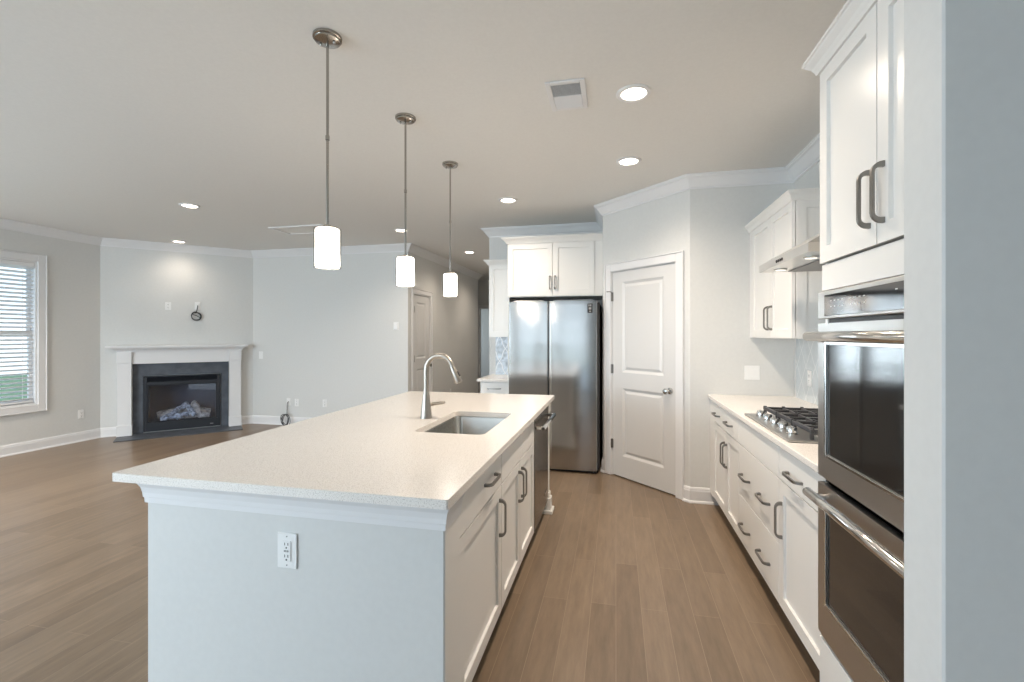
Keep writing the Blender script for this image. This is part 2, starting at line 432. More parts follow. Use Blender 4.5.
def wall_open(mb, a0, a1, opens, mk):
    """fill a wall strip a0..a1 around openings (b0,b1,z0,z1), mk(b0,b1,z0,z1) adds one box"""
    x = a0
    for b0, b1, z0, z1 in sorted(opens):
        if b0 > x: mk(x, b0, 0, H)
        if z0 > 0: mk(b0, b1, 0, z0)
        if z1 < H: mk(b0, b1, z1, H)
        x = b1
    if x < a1: mk(x, a1, 0, H)
    return mb

WIN = [(3.40, 4.34, 0.563, 2.305), (1.98, 2.92, 0.563, 2.305), (0.22, 1.78, 0.563, 2.305), (-1.68, -0.12, 0.563, 2.305)]
m = MB(); sobj('wall_left', wall_open(m, YR - T, 5.11, WIN, lambda a, b, c, d: m.box(XL - T, XL, a, b, c, d)), WALL)
RW = [(-2.95, -0.35, 0.0, 2.3), (-6.3, -3.7, 0.563, 2.305)]
m2 = MB(); sobj('wall_rear', wall_open(m2, XL, 1.92, RW, lambda a, b, c, d: m2.box(a, b, YR - T, YR, c, d)), WALL)

# fireplace wall: local frame s along, y depth into the room is -y
FL = math.hypot(DB[0] - DA[0], DB[1] - DA[1]); FANG = math.atan2(DB[1] - DA[1], DB[0] - DA[0])
FM = Matrix.Translation((DA[0], DA[1], 0)) @ Matrix.Rotation(FANG, 4, 'Z')   # local +x along wall, -y into the room
m3 = MB(FM); sobj('wall_fireplace', wall_open(m3, 0, FL, [(0.50, 1.37, 0.06, 0.79)], lambda a, b, c, d: m3.box(a, b, 0, T, c, d)), WALL)
sobj('wall_back', MB().box(DB[0], XH - T, YB, YB + T, 0, H), WALL)
HD = (6.575, 7.225, 0.0, 2.045)
m4 = MB(); sobj('wall_hall', wall_open(m4, YB, YHE, [HD], lambda a, b, c, d: m4.box(XH - T, XH, a, b, c, d)), WALL)
sobj('wall_hall_near', MB().box(-5.0, XH - T, YHE - T, YHE, 0, H), WALL)
FD = (-3.25, -2.35, 0.0, 2.05)
m5 = MB(); sobj('wall_hall_end', wall_open(m5, -5.0, XKW, [FD], lambda a, b, c, d: m5.box(a, b, YF, YF + T, c, d)), WALL)
m6 = MB(); sobj('wall_far_left', wall_open(m6, YHE, 13.6, [(11.7, 12.9, 0.6, 2.2)], lambda a, b, c, d: m6.box(-5.12, -5.0, a, b, c, d)), WALL)
sobj('wall_far', MB().box(-5.0, XKW, 13.5, 13.62, 0, H), WALL)
sobj('wall_hall_right', MB().box(XKW, XKW + T, YK + T, 13.5, 0, H), WALL)
sobj('wall_kitchen_back', MB().box(XKW, XP, YK, YK + T, 0, H), WALL)
sobj('wall_pantry_side', MB().box(XP, XP + T, PB[1] + 0.05, YK + T, 0, H), WALL)
PL_ = math.hypot(PB[0] - PA[0], PB[1] - PA[1])
PM = Matrix.Translation((PB[0], PB[1], 0)) @ Matrix.Rotation(math.atan2(PA[1] - PB[1], PA[0] - PB[0]), 4, 'Z')  # +x from fridge side to counter side, -y into room
PD0, PD1 = PL_ - 0.918, PL_ - 0.143
m7 = MB(PM); sobj('wall_pantry', wall_open(m7, 0, PL_, [(PD0 - 0.012, PD1 + 0.012, 0.0, 2.052)], lambda a, b, c, d: m7.box(a, b, 0, T, c, d)), WALL)
sobj('wall_pantry_end', MB().box(PA[0], XR, PA[1], PA[1] + T, 0, H), WALL)
sobj('wall_right', MB().box(XR, XR + T, SY1, PA[1] + T, 0, H), WALL)
sobj('wall_stub', MB().box(SX, 1.92, SY0, SY1, 0, H, 0.004), WALL)
sobj('wall_right_rear', MB().box(1.80, 1.92, YR, SY0, 0, H), WALL)
# the dim pantry and closet volumes behind their doors
sobj('wall_pantry_inner', MB().box(XP + T, XR + T, YK, YK + T, 0, H).box(XR, XR + T, PA[1] + T, YK, 0, H), WALL)

CROWN = [(0, H), (0, H - 0.105), (0.010, H - 0.105), (0.012, H - 0.092), (0.022, H - 0.085), (0.040, H - 0.060), (0.066, H - 0.028), (0.078, H - 0.022), (0.082, H - 0.012), (0.090, H - 0.010), (0.090, H)]
sobj('trim_1', MB().sweep(CROWN, [(XR, SY1), (XR, PA[1]), PA, PB, (XP, YK), (XKW, YK), (XKW, YF)]), TRIM)
sobj('trim_2', MB().sweep(CROWN, [(-5.0, YHE), (XH, YHE), (XH, YB), DB, DA, (XL, YR)]), TRIM)
BASE = [(0, 0), (0.028, 0), (0.028, 0.008), (0.022, 0.018), (0.014, 0.02), (0.014, 0.098), (0.011, 0.108), (0.011, 0.116), (0.006, 0.128), (0, 0.13)]
def on(M_, s_): p = M_ @ Vector((s_, 0, 0)); return (p.x, p.y)
sobj('baseboard_pantry', MB().sweep(BASE, [(0.84, PA[1]), PA, on(PM, PD1 + 0.085)]), TRIM)
sobj('baseboard_fridge', MB().sweep(BASE, [on(PM, PD0 - 0.085), PB, (XP, 5.02)]), TRIM)
sobj('baseboard_hall', MB().sweep(BASE, [(-5.0, YHE), (XH, YHE), (XH, HD[1] + 0.08)]), TRIM)
sobj('baseboard_back', MB().sweep(BASE, [(XH, YB + 0.075), (XH, YB), DB, on(FM, 1.675)]), TRIM)
sobj('baseboard_left', MB().sweep(BASE, [on(FM, 0.188), DA, (XL, YR)]), TRIM)
sobj('baseboard_stub', MB().sweep(BASE, [(1.8, SY0), (SX, SY0), (SX, SY1)]), TRIM)

# ------------------------------------------------------------------ windows of the living room
def make_window(name, y0, y1, z0, z1):
    st = struct(name, (XL, (y0 + y1) / 2, 0))
    c = MB(); w_ = 0.078
    for a, b, p, q in ((y0 - w_, y0, z0 - w_, z1 + w_), (y1, y1 + w_, z0 - w_, z1 + w_), (y0, y1, z1, z1 + w_), (y0, y1, z0 - w_, z0)):
        c.box(XL, XL + 0.02, a, b, p, q, 0.003)
    for a, b, p, q in ((y0 - w_ - .012, y0 - w_, z0 - w_ - .012, z1 + w_ + .012), (y1 + w_, y1 + w_ + .012, z0 - w_ - .012, z1 + w_ + .012), (y0 - w_, y1 + w_, z1 + w_, z1 + w_ + .012), (y0 - w_, y1 + w_, z0 - w_ - .012, z0 - w_)):
        c.box(XL, XL + 0.028, a, b, p, q, 0.003)
    c.build('casing', TRIM, st)
    j = MB(); t = 0.018
    for a, b, p, q in ((y0, y0 + t, z0, z1), (y1 - t, y1, z0, z1), (y0 + t, y1 - t, z1 - t, z1), (y0 + t, y1 - t, z0, z0 + t)): j.box(XL - 0.12, XL, a, b, p, q)
    j.build('jamb', TRIM, st)
    zm = (z0 + z1) / 2
    for nm, p, q, d in (('upper_sash', zm - .02, z1 - t, 0.085), ('lower_sash', z0 + t, zm + .02, 0.06)):
        k = MB(); f_ = 0.04
        a, b = y0 + t, y1 - t
        for y_0, y_1, z_0, z_1 in ((a, a + f_, p, q), (b - f_, b, p, q), (a + f_, b - f_, q - f_, q), (a + f_, b - f_, p, p + f_)): k.box(XL - d - .012, XL - d + .012, y_0, y_1, z_0, z_1, 0.003)
        so = k.build(nm, TRIM, st)
        MB().box(XL - d - .002, XL - d + .002, a + f_ - .004, b - f_ + .004, p + f_ - .004, q - f_ + .004).build('pane', PANE, so)
    return st
make_window('window_1', *WIN[0]); make_window('added_window_2', *WIN[1]); make_window('added_window_4', *WIN[2]); make_window('added_window_5', *WIN[3])  # all but the first are unseen windows added for more light

def make_blind(y0, y1, z0, z1, label):
    b = thing('window_blind', label, 'blind', (XL - 0.03, (y0 + y1) / 2, z1))
    MB().box(XL - 0.050, XL - 0.003, y0, y1, z1 - 0.05, z1, 0.004).build('head_rail', BLIND, b)
    sl = MB(); z = z0 + 0.05; k = 0
    while z < z1 - 0.06:
        M_ = Matrix.Translation((XL - 0.026, 0, z)) @ Matrix.Rotation(R(-27), 4, 'Y')
        sl.m = M_; sl.box(-0.025, 0.025, y0 + .006, y1 - .006, -0.0014, 0.0014); z += 0.051; k += 1
    sl.build('slats', BLIND, b)
    MB().box(XL - 0.042, XL - 0.010, y0 + .006, y1 - .006, z0 + 0.008, z0 + 0.026, 0.004).build('bottom_rail', BLIND, b)
    for yy in (y0 + 0.12, (y0 + y1) / 2, y1 - 0.12):
        MB().box(XL - 0.004, XL - 0.0032, yy - .002, yy + .002, z0 + .02, z1 - .04).build('ladder_cord', BLIND, b)
    return b
make_blind(3.424, 4.316, 0.585, 2.284, 'white slatted blind hanging in the window left of the fireplace')
make_blind(2.004, 2.896, 0.585, 2.284, 'white slatted blind in the added unseen second window beyond the picture edge')  # hangs in an unseen window added for light

# sliding door and window behind the camera
sd = struct('door_1', (-1.65, YR, 0)); k = MB()
for a in (-2.95, -1.68, -0.41): k.box(a, a + 0.06, YR - .1, YR - .04, 0, 2.3, 0.004)
for z0, z1 in ((2.24, 2.3), (0, .07), (.52, .56), (1.02, 1.06), (1.52, 1.56), (1.9, 1.94)): k.box(-2.89, -.41, YR - .09, YR - .05, z0, z1)
k.build('frame', TRIM, sd)
MB().box(-2.89, -.41, YR - .072, YR - .068, 0.07, 2.24).build('pane', PANE, sd)
k = MB()
for a, b, p, q in ((-3.04, -2.95, 0, 2.39), (-.35, -.26, 0, 2.39), (-2.95, -.35, 2.3, 2.39)): k.box(a, b, YR, YR + .02, p, q, .003)
k.build('casing', TRIM, sd)
rw = struct('window_3', (-5.0, YR, 0)); k = MB()  # unseen rear window, widened to light the living room
for a, b, p, q in ((-6.39, -6.3, .473, 2.395), (-3.7, -3.61, .473, 2.395), (-6.3, -3.7, 2.305, 2.395), (-6.3, -3.7, .473, .563)): k.box(a, b, YR, YR + .02, p, q, .003)
k.build('casing', TRIM, rw); k = MB()
for a, b, p, q in ((-6.3, -6.25, .563, 2.305), (-3.75, -3.7, .563, 2.305), (-5.025, -4.975, .613, 2.255), (-6.25, -3.75, 2.255, 2.305), (-6.25, -3.75, .563, .613)): k.box(a, b, YR - .09, YR - .05, p, q, .003)
k.build('sash', TRIM, rw); MB().box(-6.25, -3.75, YR - .072, YR - .068, .613, 2.255).build('pane', PANE, rw)

# ------------------------------------------------------------------ doors
def panel_door(M_, w_, h, th=0.035):
    """two raised panels; local x 0..w, front at y=-th.. back y=0"""
    d = MB(M_); pan = [(0.135, w_ - 0.135, 1.03, h - 0.105), (0.135, w_ - 0.135, 0.205, 0.875)]
    def rect(a, b, c_, e, y): return [d.v((a, y, c_)), d.v((b, y, c_)), d.v((b, y, e)), d.v((a, y, e))]
    # grid of front faces around the panels
    xs = [0, pan[0][0], pan[0][1], w_]; zs = [0, pan[1][2], pan[1][3], pan[0][2], pan[0][3], h]
    g = [[d.v((x, -th, z)) for x in xs] for z in zs]
    for i in range(5):
        for j in range(3):
            q = [g[i][j], g[i][j + 1], g[i + 1][j + 1], g[i + 1][j]]
            if j == 1 and i in (1, 3):
                a, b, c_, e = xs[1], xs[2], zs[i], zs[i + 1]; prev = q
                for ins, y in ((0.010, -th + 0.006), (0.022, -th + 0.013), (0.030, -th + 0.013), (0.052, -th + 0.003)):
                    nx = rect(a + ins, b - ins, c_ + ins, e - ins, y)
                    for k_ in range(4): d.f([prev[k_], prev[(k_ + 1) % 4], nx[(k_ + 1) % 4], nx[k_]])
                    prev = nx
                d.f(prev)
            else: d.f(q)
    bk = rect(0, w_, 0, h, 0); d.f(bk[::-1])
    border = [g[0][0], g[0][1], g[0][2], g[0][3], g[1][3], g[2][3], g[3][3], g[4][3], g[5][3], g[5][2], g[5][1], g[5][0], g[4][0], g[3][0], g[2][0], g[1][0]]
    d.f([bk[0], bk[1]] + border[:4][::-1]); d.f([bk[1], bk[2]] + border[3:9][::-1]); d.f([bk[2], bk[3]] + border[8:12][::-1]); d.f([bk[3], bk[0]] + [border[0]] + border[11:][::-1])
    return d

def casing_set(mb, x0, x1, h, w_=0.07):
    """door casing around opening x0..x1 up to h, on wall face y=0, room at -y"""
    for a, b, p, q in ((x0 - w_, x0, 0, h + w_), (x1, x1 + w_, 0, h + w_), (x0, x1, h, h + w_)): mb.box(a, b, -0.016, 0, p, q, 0.003)
    for a, b, p, q in ((x0 - w_ - .012, x0 - w_, 0, h + w_ + .012), (x1 + w_, x1 + w_ + .012, 0, h + w_ + .012), (x0 - w_, x1 + w_, h + w_, h + w_ + .012)): mb.box(a, b, -0.024, 0, p, q, 0.003)
    return mb
# pantry door
pd = struct('door_2')
casing_set(MB(PM), PD0 - .006, PD1 + .006, 2.048).build('casing', TRIM, pd)
k = MB(PM)
for a, b, p, q in ((PD0 - .012, PD0 - .003, 0, 2.052), (PD1 + .003, PD1 + .012, 0, 2.052), (PD0 - .003, PD1 + .003, 2.043, 2.052)): k.box(a, b, 0, T, p, q)
k.build('jamb', TRIM, pd)
lf = panel_door(PM @ Matrix.Translation((PD0, 0.042, 0.012)), PD1 - PD0, 2.028).build('leaf', DOORM, pd)
k = MB(PM); kx, kz = PD1 - 0.068, 0.915
k.lathe([(0.031, 0.007), (0.031, 0.003), (0.027, -0.004), (0.011, -0.008), (0.010, -0.030), (0.020, -0.036), (0.0265, -0.048), (0.0275, -0.056), (0.022, -0.066), (0.008, -0.070), (0.001, -0.0705)], (kx, 0, kz), 28, 'y')
k.build('knob', CHROME, lf)
for hz in (0.32, 1.07, 1.795):
    MB(PM).cyl((PD0 - .004, -0.006, hz - .045), (PD0 - .004, -0.006, hz + .045), 0.0065, seg=12).box(PD0 - .004, PD0 + .012, -0.002, 0.008, hz - .045, hz + .045).build('hinge', NICKEL, lf)
# a hinge pin door stop on the top hinge
MB(PM).tube([(PD0 - .004, -0.006, 1.842), (PD0 - .004, -0.030, 1.846), (PD0 - .030, -0.046, 1.846)], 0.005, 8).build('door_stop', NICKEL, lf)
# hall door
hd = struct('door_3'); HM = Matrix.Translation((XH, HD[0], 0)) @ Matrix.Rotation(R(90), 4, 'Z')  # +x along +Y, -y toward +X (into the hall)
HW = HD[1] - HD[0]
casing_set(MB(HM), 0.0, HW, 2.045, 0.062).build('casing', TRIM, hd)
k = MB(HM)
for a, b, p, q in ((0, .012, 0, 2.045), (HW - .012, HW, 0, 2.045), (.012, HW - .012, 2.03, 2.045)): k.box(a, b, 0, T, p, q)
k.build('jamb', TRIM, hd)
lf2 = panel_door(HM @ Matrix.Translation((.015, 0.045, 0.012)), HW - .03, 2.012).build('leaf', DOORM, hd)
for hz in (0.3, 1.05, 1.80): MB(HM).cyl((.012, -0.008, hz - .05), (.012, -0.008, hz + .05), 0.010, seg=10).box(.012, .028, -.002, .012, hz - .045, hz + .045).build('hinge', NICKEL, lf2)
MB(HM).lathe([(0.03, 0.01), (0.03, 0.0), (0.011, -0.006), (0.010, -0.03), (0.026, -0.042), (0.027, -0.055), (0.001, -0.066)], (HW - .07, 0, .92), 20, 'y').build('knob', NICKEL, lf2)
# cased opening at the end of the hall
fd = struct('door_4'); EM = Matrix.Translation((0, YF, 0))
casing_set(MB(EM), FD[0], FD[1], FD[3]).build('casing', TRIM, fd)

# ------------------------------------------------------------------ outside
sobj('ground', MB().box(-26, 20, -26, 30, -0.4, -0.3), LAWN)
sobj('added_patio', MB().box(-9, 3.5, -9.5, -2.73, -0.3, -0.05), mat('added_patio_concrete', (0.62, 0.63, 0.64), 0.8))  # unseen pale slab added to lighten the refrigerator's reflection
def shrub(loc, r, label):
    s_ = MB(); rnd = random.Random(hash(loc) % 99)
    for _ in range(520):
        d = Vector((rnd.gauss(0, 1), rnd.gauss(0, 1), rnd.gauss(0, 1))).normalized() * r * rnd.uniform(.55, 1.0); d.z *= 0.8
        p = Vector((0, 0, r * .8)) + d; a = Vector((rnd.uniform(-1, 1), rnd.uniform(-1, 1), rnd.uniform(-.4, 1))).normalized() * 0.06; b = a.cross(Vector((rnd.uniform(-1, 1), rnd.uniform(-1, 1), rnd.uniform(-1, 1)))).normalized() * 0.025
        vs = [s_.v(loc + tuple()) if False else s_.v(Vector(loc) + q) for q in (p - a, p + b, p + a, p - b)]; s_.f(vs)
    t = thing('garden_shrub', label, 'shrub', loc)
    s_.build('foliage', LEAF, t)
    st_ = MB()
    for k_ in range(6):
        an = k_ * 1.05; st_.tube([Vector(loc), Vector(loc) + Vector((math.cos(an) * r * .3, math.sin(an) * r * .3, r * .7)), Vector(loc) + Vector((math.cos(an) * r * .5, math.sin(an) * r * .5, r * 1.2))], [.02, .012, .006], 6)
    st_.build('stem', TOE, t)
shrub((-8.3, 4.35, -0.3), 0.62, 'leafy green shrub outside behind the lower slats of the window blind')

# ------------------------------------------------------------------ cabinets
def crown_strip(z0, z1, out): return [(0, z0), (0.008, z0), (0.012, z0 + .012), (out * .45, z0 + (z1 - z0) * .45), (out * .8, z1 - .018), (out * .86, z1 - .012), (out, z1 - .010), (out, z1), (0, z1)]

# --- right run: facing -X (180 deg). local x across = toward ... origin at face plane
FX = 0.785                     # carcass front; doors stand 2 cm proud
RM = face((FX, 0, 0), 180)    # local x -> world -Y
def ry(y): return -y
def base_case(root, y0, y1, depth_x1=XR - .003, filler=None):
    MB().box(FX + .022, depth_x1, y0, y1, 0.10, 0.883).build('case', CAB, root)
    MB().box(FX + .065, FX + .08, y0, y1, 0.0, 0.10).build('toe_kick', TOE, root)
def add_door(root, M_, u0, u1, v0, v1, handle=None, rail=0.057, plain=False, name='door', hl=0.175, sc=1.0):
    g = 0.0025
    d = MB(M_).shaker(u0 + g, u1 - g, v0 + g, v1 - g, rail=rail, plain=plain).build(name, CAB, root)
    for hh in (handle or []):
        u, v, vert = hh; MB(M_).pull(u, v, hl, vert, sc=sc).build('handle', NICKEL, d)
    return d
Z0, ZD, Z1 = 0.115, 0.720, 0.876
c = thing('base_cabinet', 'white base cabinet with two doors at the pantry end of the cooktop counter', 'cabinet', (1.08, 3.6, 0))
base_case(c, 3.228, 4.177)
MB().box(FX - .018, FX, 4.032, 4.177, 0.10, 0.876).build('filler', CAB, c)
add_door(c, RM, ry(4.030), ry(3.228), ZD, Z1, [(ry(3.865), .795, False), (ry(3.475), .795, False)], plain=True, name='drawer')
add_door(c, RM, ry(4.030), ry(3.587), Z0, ZD, [(ry(3.622), .555, True)])
add_door(c, RM, ry(3.587), ry(3.228), Z0, ZD, [(ry(3.552), .555, True)])
c = thing('drawer_cabinet', 'white cabinet under the cooktop with two deep drawers and four pulls', 'cabinet', (1.08, 2.85, 0))
base_case(c, 2.477, 3.226)
add_door(c, RM, ry(3.226), ry(2.477), ZD, Z1, plain=True, name='false_front')
for a, b, zc in ((0.405, ZD, .548), (Z0, 0.405, .242)):
    add_door(c, RM, ry(3.226), ry(2.477), a, b, [(ry(3.055), zc, False), (ry(2.69), zc, False)], plain=True, name='drawer')
c = thing('base_cabinet', 'white base cabinet with one drawer over one door beside the ovens', 'cabinet', (1.08, 2.2, 0))
base_case(c, 1.952, 2.475)
add_door(c, RM, ry(2.475), ry(1.956), ZD, Z1, [(ry(2.265), .785, False)], plain=True, name='drawer')
add_door(c, RM, ry(2.475), ry(1.956), Z0, ZD, [(ry(2.432), .535, True)])
ct = thing('countertop', 'white quartz countertop under the gas cooktop', 'countertop', (1.06, 3.06, .884))
MB().box(0.748, XR - .002, 1.952, 4.178, 0.8845, 0.914, .003).build('slab', QUARTZ, ct)

# --- oven tower
TX = 0.760; TY0, TY1 = SY1 + .002, 1.950
c = thing('oven_cabinet', 'tall white cabinet housing the double oven beside the wall end', 'cabinet', (1.08, 1.56, 0))
k = MB(); k.box(TX, XR - .003, TY0, TY0 + .02, 0.1, 2.40); k.box(TX, XR - .003, TY1 - .02, TY1, 0.1, 2.40); k.box(TX, XR - .003, TY0 + .02, TY1 - .02, 1.68, 2.40); k.box(XR - .02, XR - .003, TY0 + .02, TY1 - .02, .1, 1.68); k.box(TX, XR - .02, TY0 + .02, TY1 - .02, .1, .296)
k.build('case', CAB, c)
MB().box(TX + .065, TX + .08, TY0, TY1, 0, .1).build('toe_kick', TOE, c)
MB().box(TX - .02, TX, TY0, TY1, .105, .295, .0015).build('bottom_panel', CAB, c)
MB().box(TX - .012, TX + .01, TY0, TY1, 1.572, 1.668, .0015).build('rail', CAB, c)
tm = 1.558
TM = face((TX, 0, 0), 180)
add_door(c, TM, ry(TY1), ry(tm), 1.672, 2.385, [(ry(tm + .038), 1.815, True)])
add_door(c, TM, ry(tm), ry(TY0), 1.672, 2.385, [(ry(tm - .038), 1.815, True)])
MB().sweep(crown_strip(2.378, 2.440, .045), [(XR - .003, TY1), (TX - .02, TY1), (TX - .02, TY0)][::-1]).build('crown', CAB, c)

# --- double oven
ov = thing('double_oven', 'stainless steel double wall oven with two dark glass doors', 'oven', (0.74, 1.56, .3))
OY0, OY1 = TY0 + .024, TY1 - .003; OF = 0.734  # door front plane
MB().box(TX, 1.30, TY0 + .03, TY1 - .03, .30, 1.56).build('body', BLACK, ov)
cp = MB().box(OF + .002, TX - .013, OY0, OY1 + .008, 1.468, 1.568, .003).build('control_panel', STEELO, ov)
MB().box(OF - .001, OF + .0025, OY0 + .03, OY1 - .055, 1.478, 1.553, .001).build('control_glass', BLACKGLASS, cp)
def control_mark(yy, hw, z): MB().box(OF - .0018, OF - .0008, yy - hw, yy + hw, z, z + .003).build('control_mark', WHITEMARK, cp)
for i in (0, 1, 2, 3, 5, 6, 7, 8):
    control_mark(OY1 - .11 - i * .028, .006, 1.528); control_mark(OY1 - .11 - i * .028, .003, 1.508)
for i in range(5): control_mark(OY0 + .09 + i * .04, .005, 1.532)
def oven_door(z0, z1, gz0, gz1, hz, name):
    d = MB()
    gy0, gy1 = OY0 + .075, OY1 - .075
    for a, b, p, q in ((OY0, gy0, z0, z1), (gy1, OY1, z0, z1), (gy0, gy1, gz1, z1), (gy0, gy1, z0, gz0)): d.box(OF, TX - .002, a, b, p, q)
    do = d.build(name, STEELO, ov)
    b_ = MB()
    for a, b, p, q in ((gy0 - .012, gy0, gz0 - .012, gz1 + .012), (gy1, gy1 + .012, gz0 - .012, gz1 + .012), (gy0, gy1, gz1, gz1 + .012), (gy0, gy1, gz0 - .012, gz0)): b_.box(OF - .006, OF - .0005, a, b, p, q, .002)
    b_.build('window_trim', CHROME, do)
    MB().box(OF + .002, OF + .008, gy0, gy1, gz0, gz1).build('glass', OVENGLASS, do)
    h = MB(); hx = OF - .048
    h.tube([(hx, OY1 - .028, hz), (hx, OY1 - .034, hz), (hx, OY0 + .034, hz), (hx, OY0 + .028, hz)], [.012, .0165, .0165, .012], 18)
    for yy in (OY1 - .055, OY0 + .055): h.tube([(OF + .001, yy, hz - .012), (OF - .03, yy, hz - .006), (hx, yy, hz)], [.012, .010, .011], 12)
    h.build('handle', CHROME, do)
    for yy in (OY1 - .0265, OY0 + .0265): MB().cyl((hx, yy - .002, hz), (hx, yy + .002, hz), .0125, seg=18).build('handle_cap', BLACK, do)
    return do
oven_door(.894, 1.452, .985, 1.375, 1.405, 'door')
ld = oven_door(.318, .868, .452, .800, .835, 'door')
MB().box(OF + .01, TX, OY0, OY1, .298, .312, .002).build('bottom_trim', STEELO, ov)
MB().box(OF + .03, TX, OY0, OY1, .868, .894).build('vent_slot', BLACK, ov)
MB().box(OF - .004, OF, 1.50, 1.60, .345, .372, .001).box(OF - .005, OF - .003, 1.51, 1.59, .352, .365).build('badge', CHROME, ld)

# --- gas cooktop
CX0, CX1, CY0, CY1, CZ = 0.775, 1.305, 2.38, 3.145, .914
ck = thing('gas_cooktop', 'stainless gas cooktop with black cast iron grates on the right counter', 'cooktop', (1.04, 2.77, CZ))
MB().box(CX0, CX1, CY0, CY1, CZ + .0005, CZ + .012, .004).build('tray', STEELO, ck)
for i in range(5):
    yy = 3.04 - i * .125; kx_ = 0.842
    MB().lathe([(.027, CZ + .012), (.027, CZ + .018), (.024, CZ + .020), (.023, CZ + .040), (.0205, CZ + .045), (.001, CZ + .0455)], (kx_, yy, 0), 20).box(kx_ - .003, kx_ + .003, yy - .021, yy + .021, CZ + .043, CZ + .0495, .001).build('knob', CHROME, ck)
for bx, by, br in ((1.0, 2.52, .045), (1.2, 2.52, .035), (1.09, 2.765, .058), (1.0, 3.01, .038), (1.2, 3.01, .045)):
    b = MB().lathe([(br + .02, CZ + .012), (br + .016, CZ + .017), (br, CZ + .019), (br, CZ + .026)], (bx, by, 0), 24).build('burner', CHROME, ck)
    MB().lathe([(br * .9, CZ + .026), (br * .92, CZ + .034), (br * .8, CZ + .037), (.001, CZ + .037)], (bx, by, 0), 24).build('burner_cap', BLACK, b)
for gy0, gy1 in ((2.405, 2.640), (2.648, 2.878), (2.886, 3.120)):
    g = MB(); gx0, gx1, gz = 0.885, 1.285, CZ + .052; t_ = .007
    def bar(p, q, ww=.007, hh=.007):
        if abs(p[0] - q[0]) > abs(p[1] - q[1]): g.box(min(p[0], q[0]), max(p[0], q[0]), p[1] - ww, p[1] + ww, gz - hh, gz + hh, .002)
        else: g.box(p[0] - ww, p[0] + ww, min(p[1], q[1]), max(p[1], q[1]), gz - hh, gz + hh, .002)
    bar((gx0, gy0), (gx0, gy1), .009, .010); bar((gx1, gy0), (gx1, gy1), .009, .010)
    for yy in (gy0 + .008, (gy0 + gy1) / 2, gy1 - .008): bar((gx0 + .009, yy), (gx1 - .009, yy))
    for xx in (gx0 + .1, gx0 + .2, gx0 + .3): bar((xx, gy0 + .015), (xx, (gy0 + gy1) / 2 - .007)); bar((xx, (gy0 + gy1) / 2 + .007), (xx, gy1 - .015))
    for xx in (gx0, gx0 + .1, gx0 + .2, gx0 + .3, gx1):
        for yy in (gy0 + .012, gy1 - .012): g.box(xx - .008, xx + .008, yy - .008, yy + .008, gz + .006, gz + .014, .002)
    for xx in (gx0, gx1):
        for yy in (gy0 + .01, gy1 - .01): g.box(xx - .007, xx + .007, yy - .007, yy + .007, CZ + .012, gz)
    g.build('grate', DARKMETAL, ck)

# --- upper cabinet on the right wall
UX = 1.090; UM = face((UX, 0, 0), 180); UY0, UY1 = 3.225, 4.12
c = thing('wall_cabinet', 'white two-door wall cabinet between the range hood and the pantry wall', 'cabinet', (1.23, 3.6, 1.386))
MB().box(UX + .018, XR - .003, UY0, UY1, 1.386, 2.262).build('case', CAB, c)
MB().box(UX - .018, XR - .003, UY1, 4.178, 1.386, 2.262).build('filler', CAB, c)
um = 3.648
add_door(c, UM, ry(UY1), ry(um), 1.388, 2.255, [(ry(um + .04), 1.53, True)])
add_door(c, UM, ry(um), ry(UY0), 1.388, 2.255, [(ry(um - .04), 1.53, True)])
MB(face((0, UY0, 0), -90)).shaker(UX + .003, XR - .006, 1.39, 2.255, t=.012, rec=.006).build('end_panel', CAB, c)
MB().sweep(crown_strip(2.245, 2.305, .036), [(XR - .003, UY0 - .012), (UX - .02, UY0 - .012), (UX - .02, 4.178)]).build('crown', CAB, c)
# --- range hood
hd_ = thing('range_hood', 'stainless chimney range hood over the cooktop', 'range hood', (1.12, 2.74, 1.79))
hx0, hx1, hy0, hy1, hz0 = 0.850, XR - .003, 2.36, 3.108, 1.788
k = MB()
a = [(hx0, hy0, hz0), (hx1, hy0, hz0), (hx1, hy1, hz0), (hx0, hy1, hz0)]; b = [(x, y, hz0 + .042) for x, y, z in a]
c2 = [(1.12, 2.58, 1.985), (hx1, 2.58, 1.985), (hx1, 2.90, 1.985), (1.12, 2.90, 1.985)]
va, vb, vc = [[k.v(p) for p in q] for q in (a, b, c2)]
for A_, B_ in ((va, vb), (vb, vc)):
    for i in range(4): k.f([A_[i], A_[(i + 1) % 4], B_[(i + 1) % 4], B_[i]])
k.f(vc); k.f(va[::-1]); k.build('canopy', STEELH, hd_)
MB().box(1.125, hx1, 2.585, 2.895, 1.985, H - .11).build('chimney', STEELH, hd_)
for a, b in ((hy0 + .06, 2.73), (2.74, hy1 - .06)): MB().box(hx0 + .14, hx1 - .04, a, b, hz0 - .006, hz0 - .001, .002).build('filter', GREYPL, hd_)
for yy in (2.52, 2.95):
    MB().lathe([(.034, hz0 - .001), (.034, hz0 - .006), (.030, hz0 - .008)], (hx0 + .07, yy, 0), 24).build('light_ring', CHROME, hd_)
    MB().lathe([(.028, hz0 - .0035), (.026, hz0 - .009), (.001, hz0 - .0095)], (hx0 + .07, yy, 0), 24).build('light_lens', HOODLENS, hd_)
for i in range(4): MB().cyl((hx0 - .004, 2.70 + i * .028, hz0 + .02), (hx0 + .001, 2.70 + i * .028, hz0 + .02), .008, seg=14).build('button', BLACK, hd_)
# --- tile behind the cooktop
bs = MB().box(XR - .008, XR - .0005, TY1 + .002, 4.105, .9145, 1.386).box(XR - .008, XR - .0005, TY1 + .002, UY0, 1.386, 1.788).build('backsplash', TILE_R)
tag(bs, 'pale blue diamond tile backsplash behind the cooktop', 'backsplash')

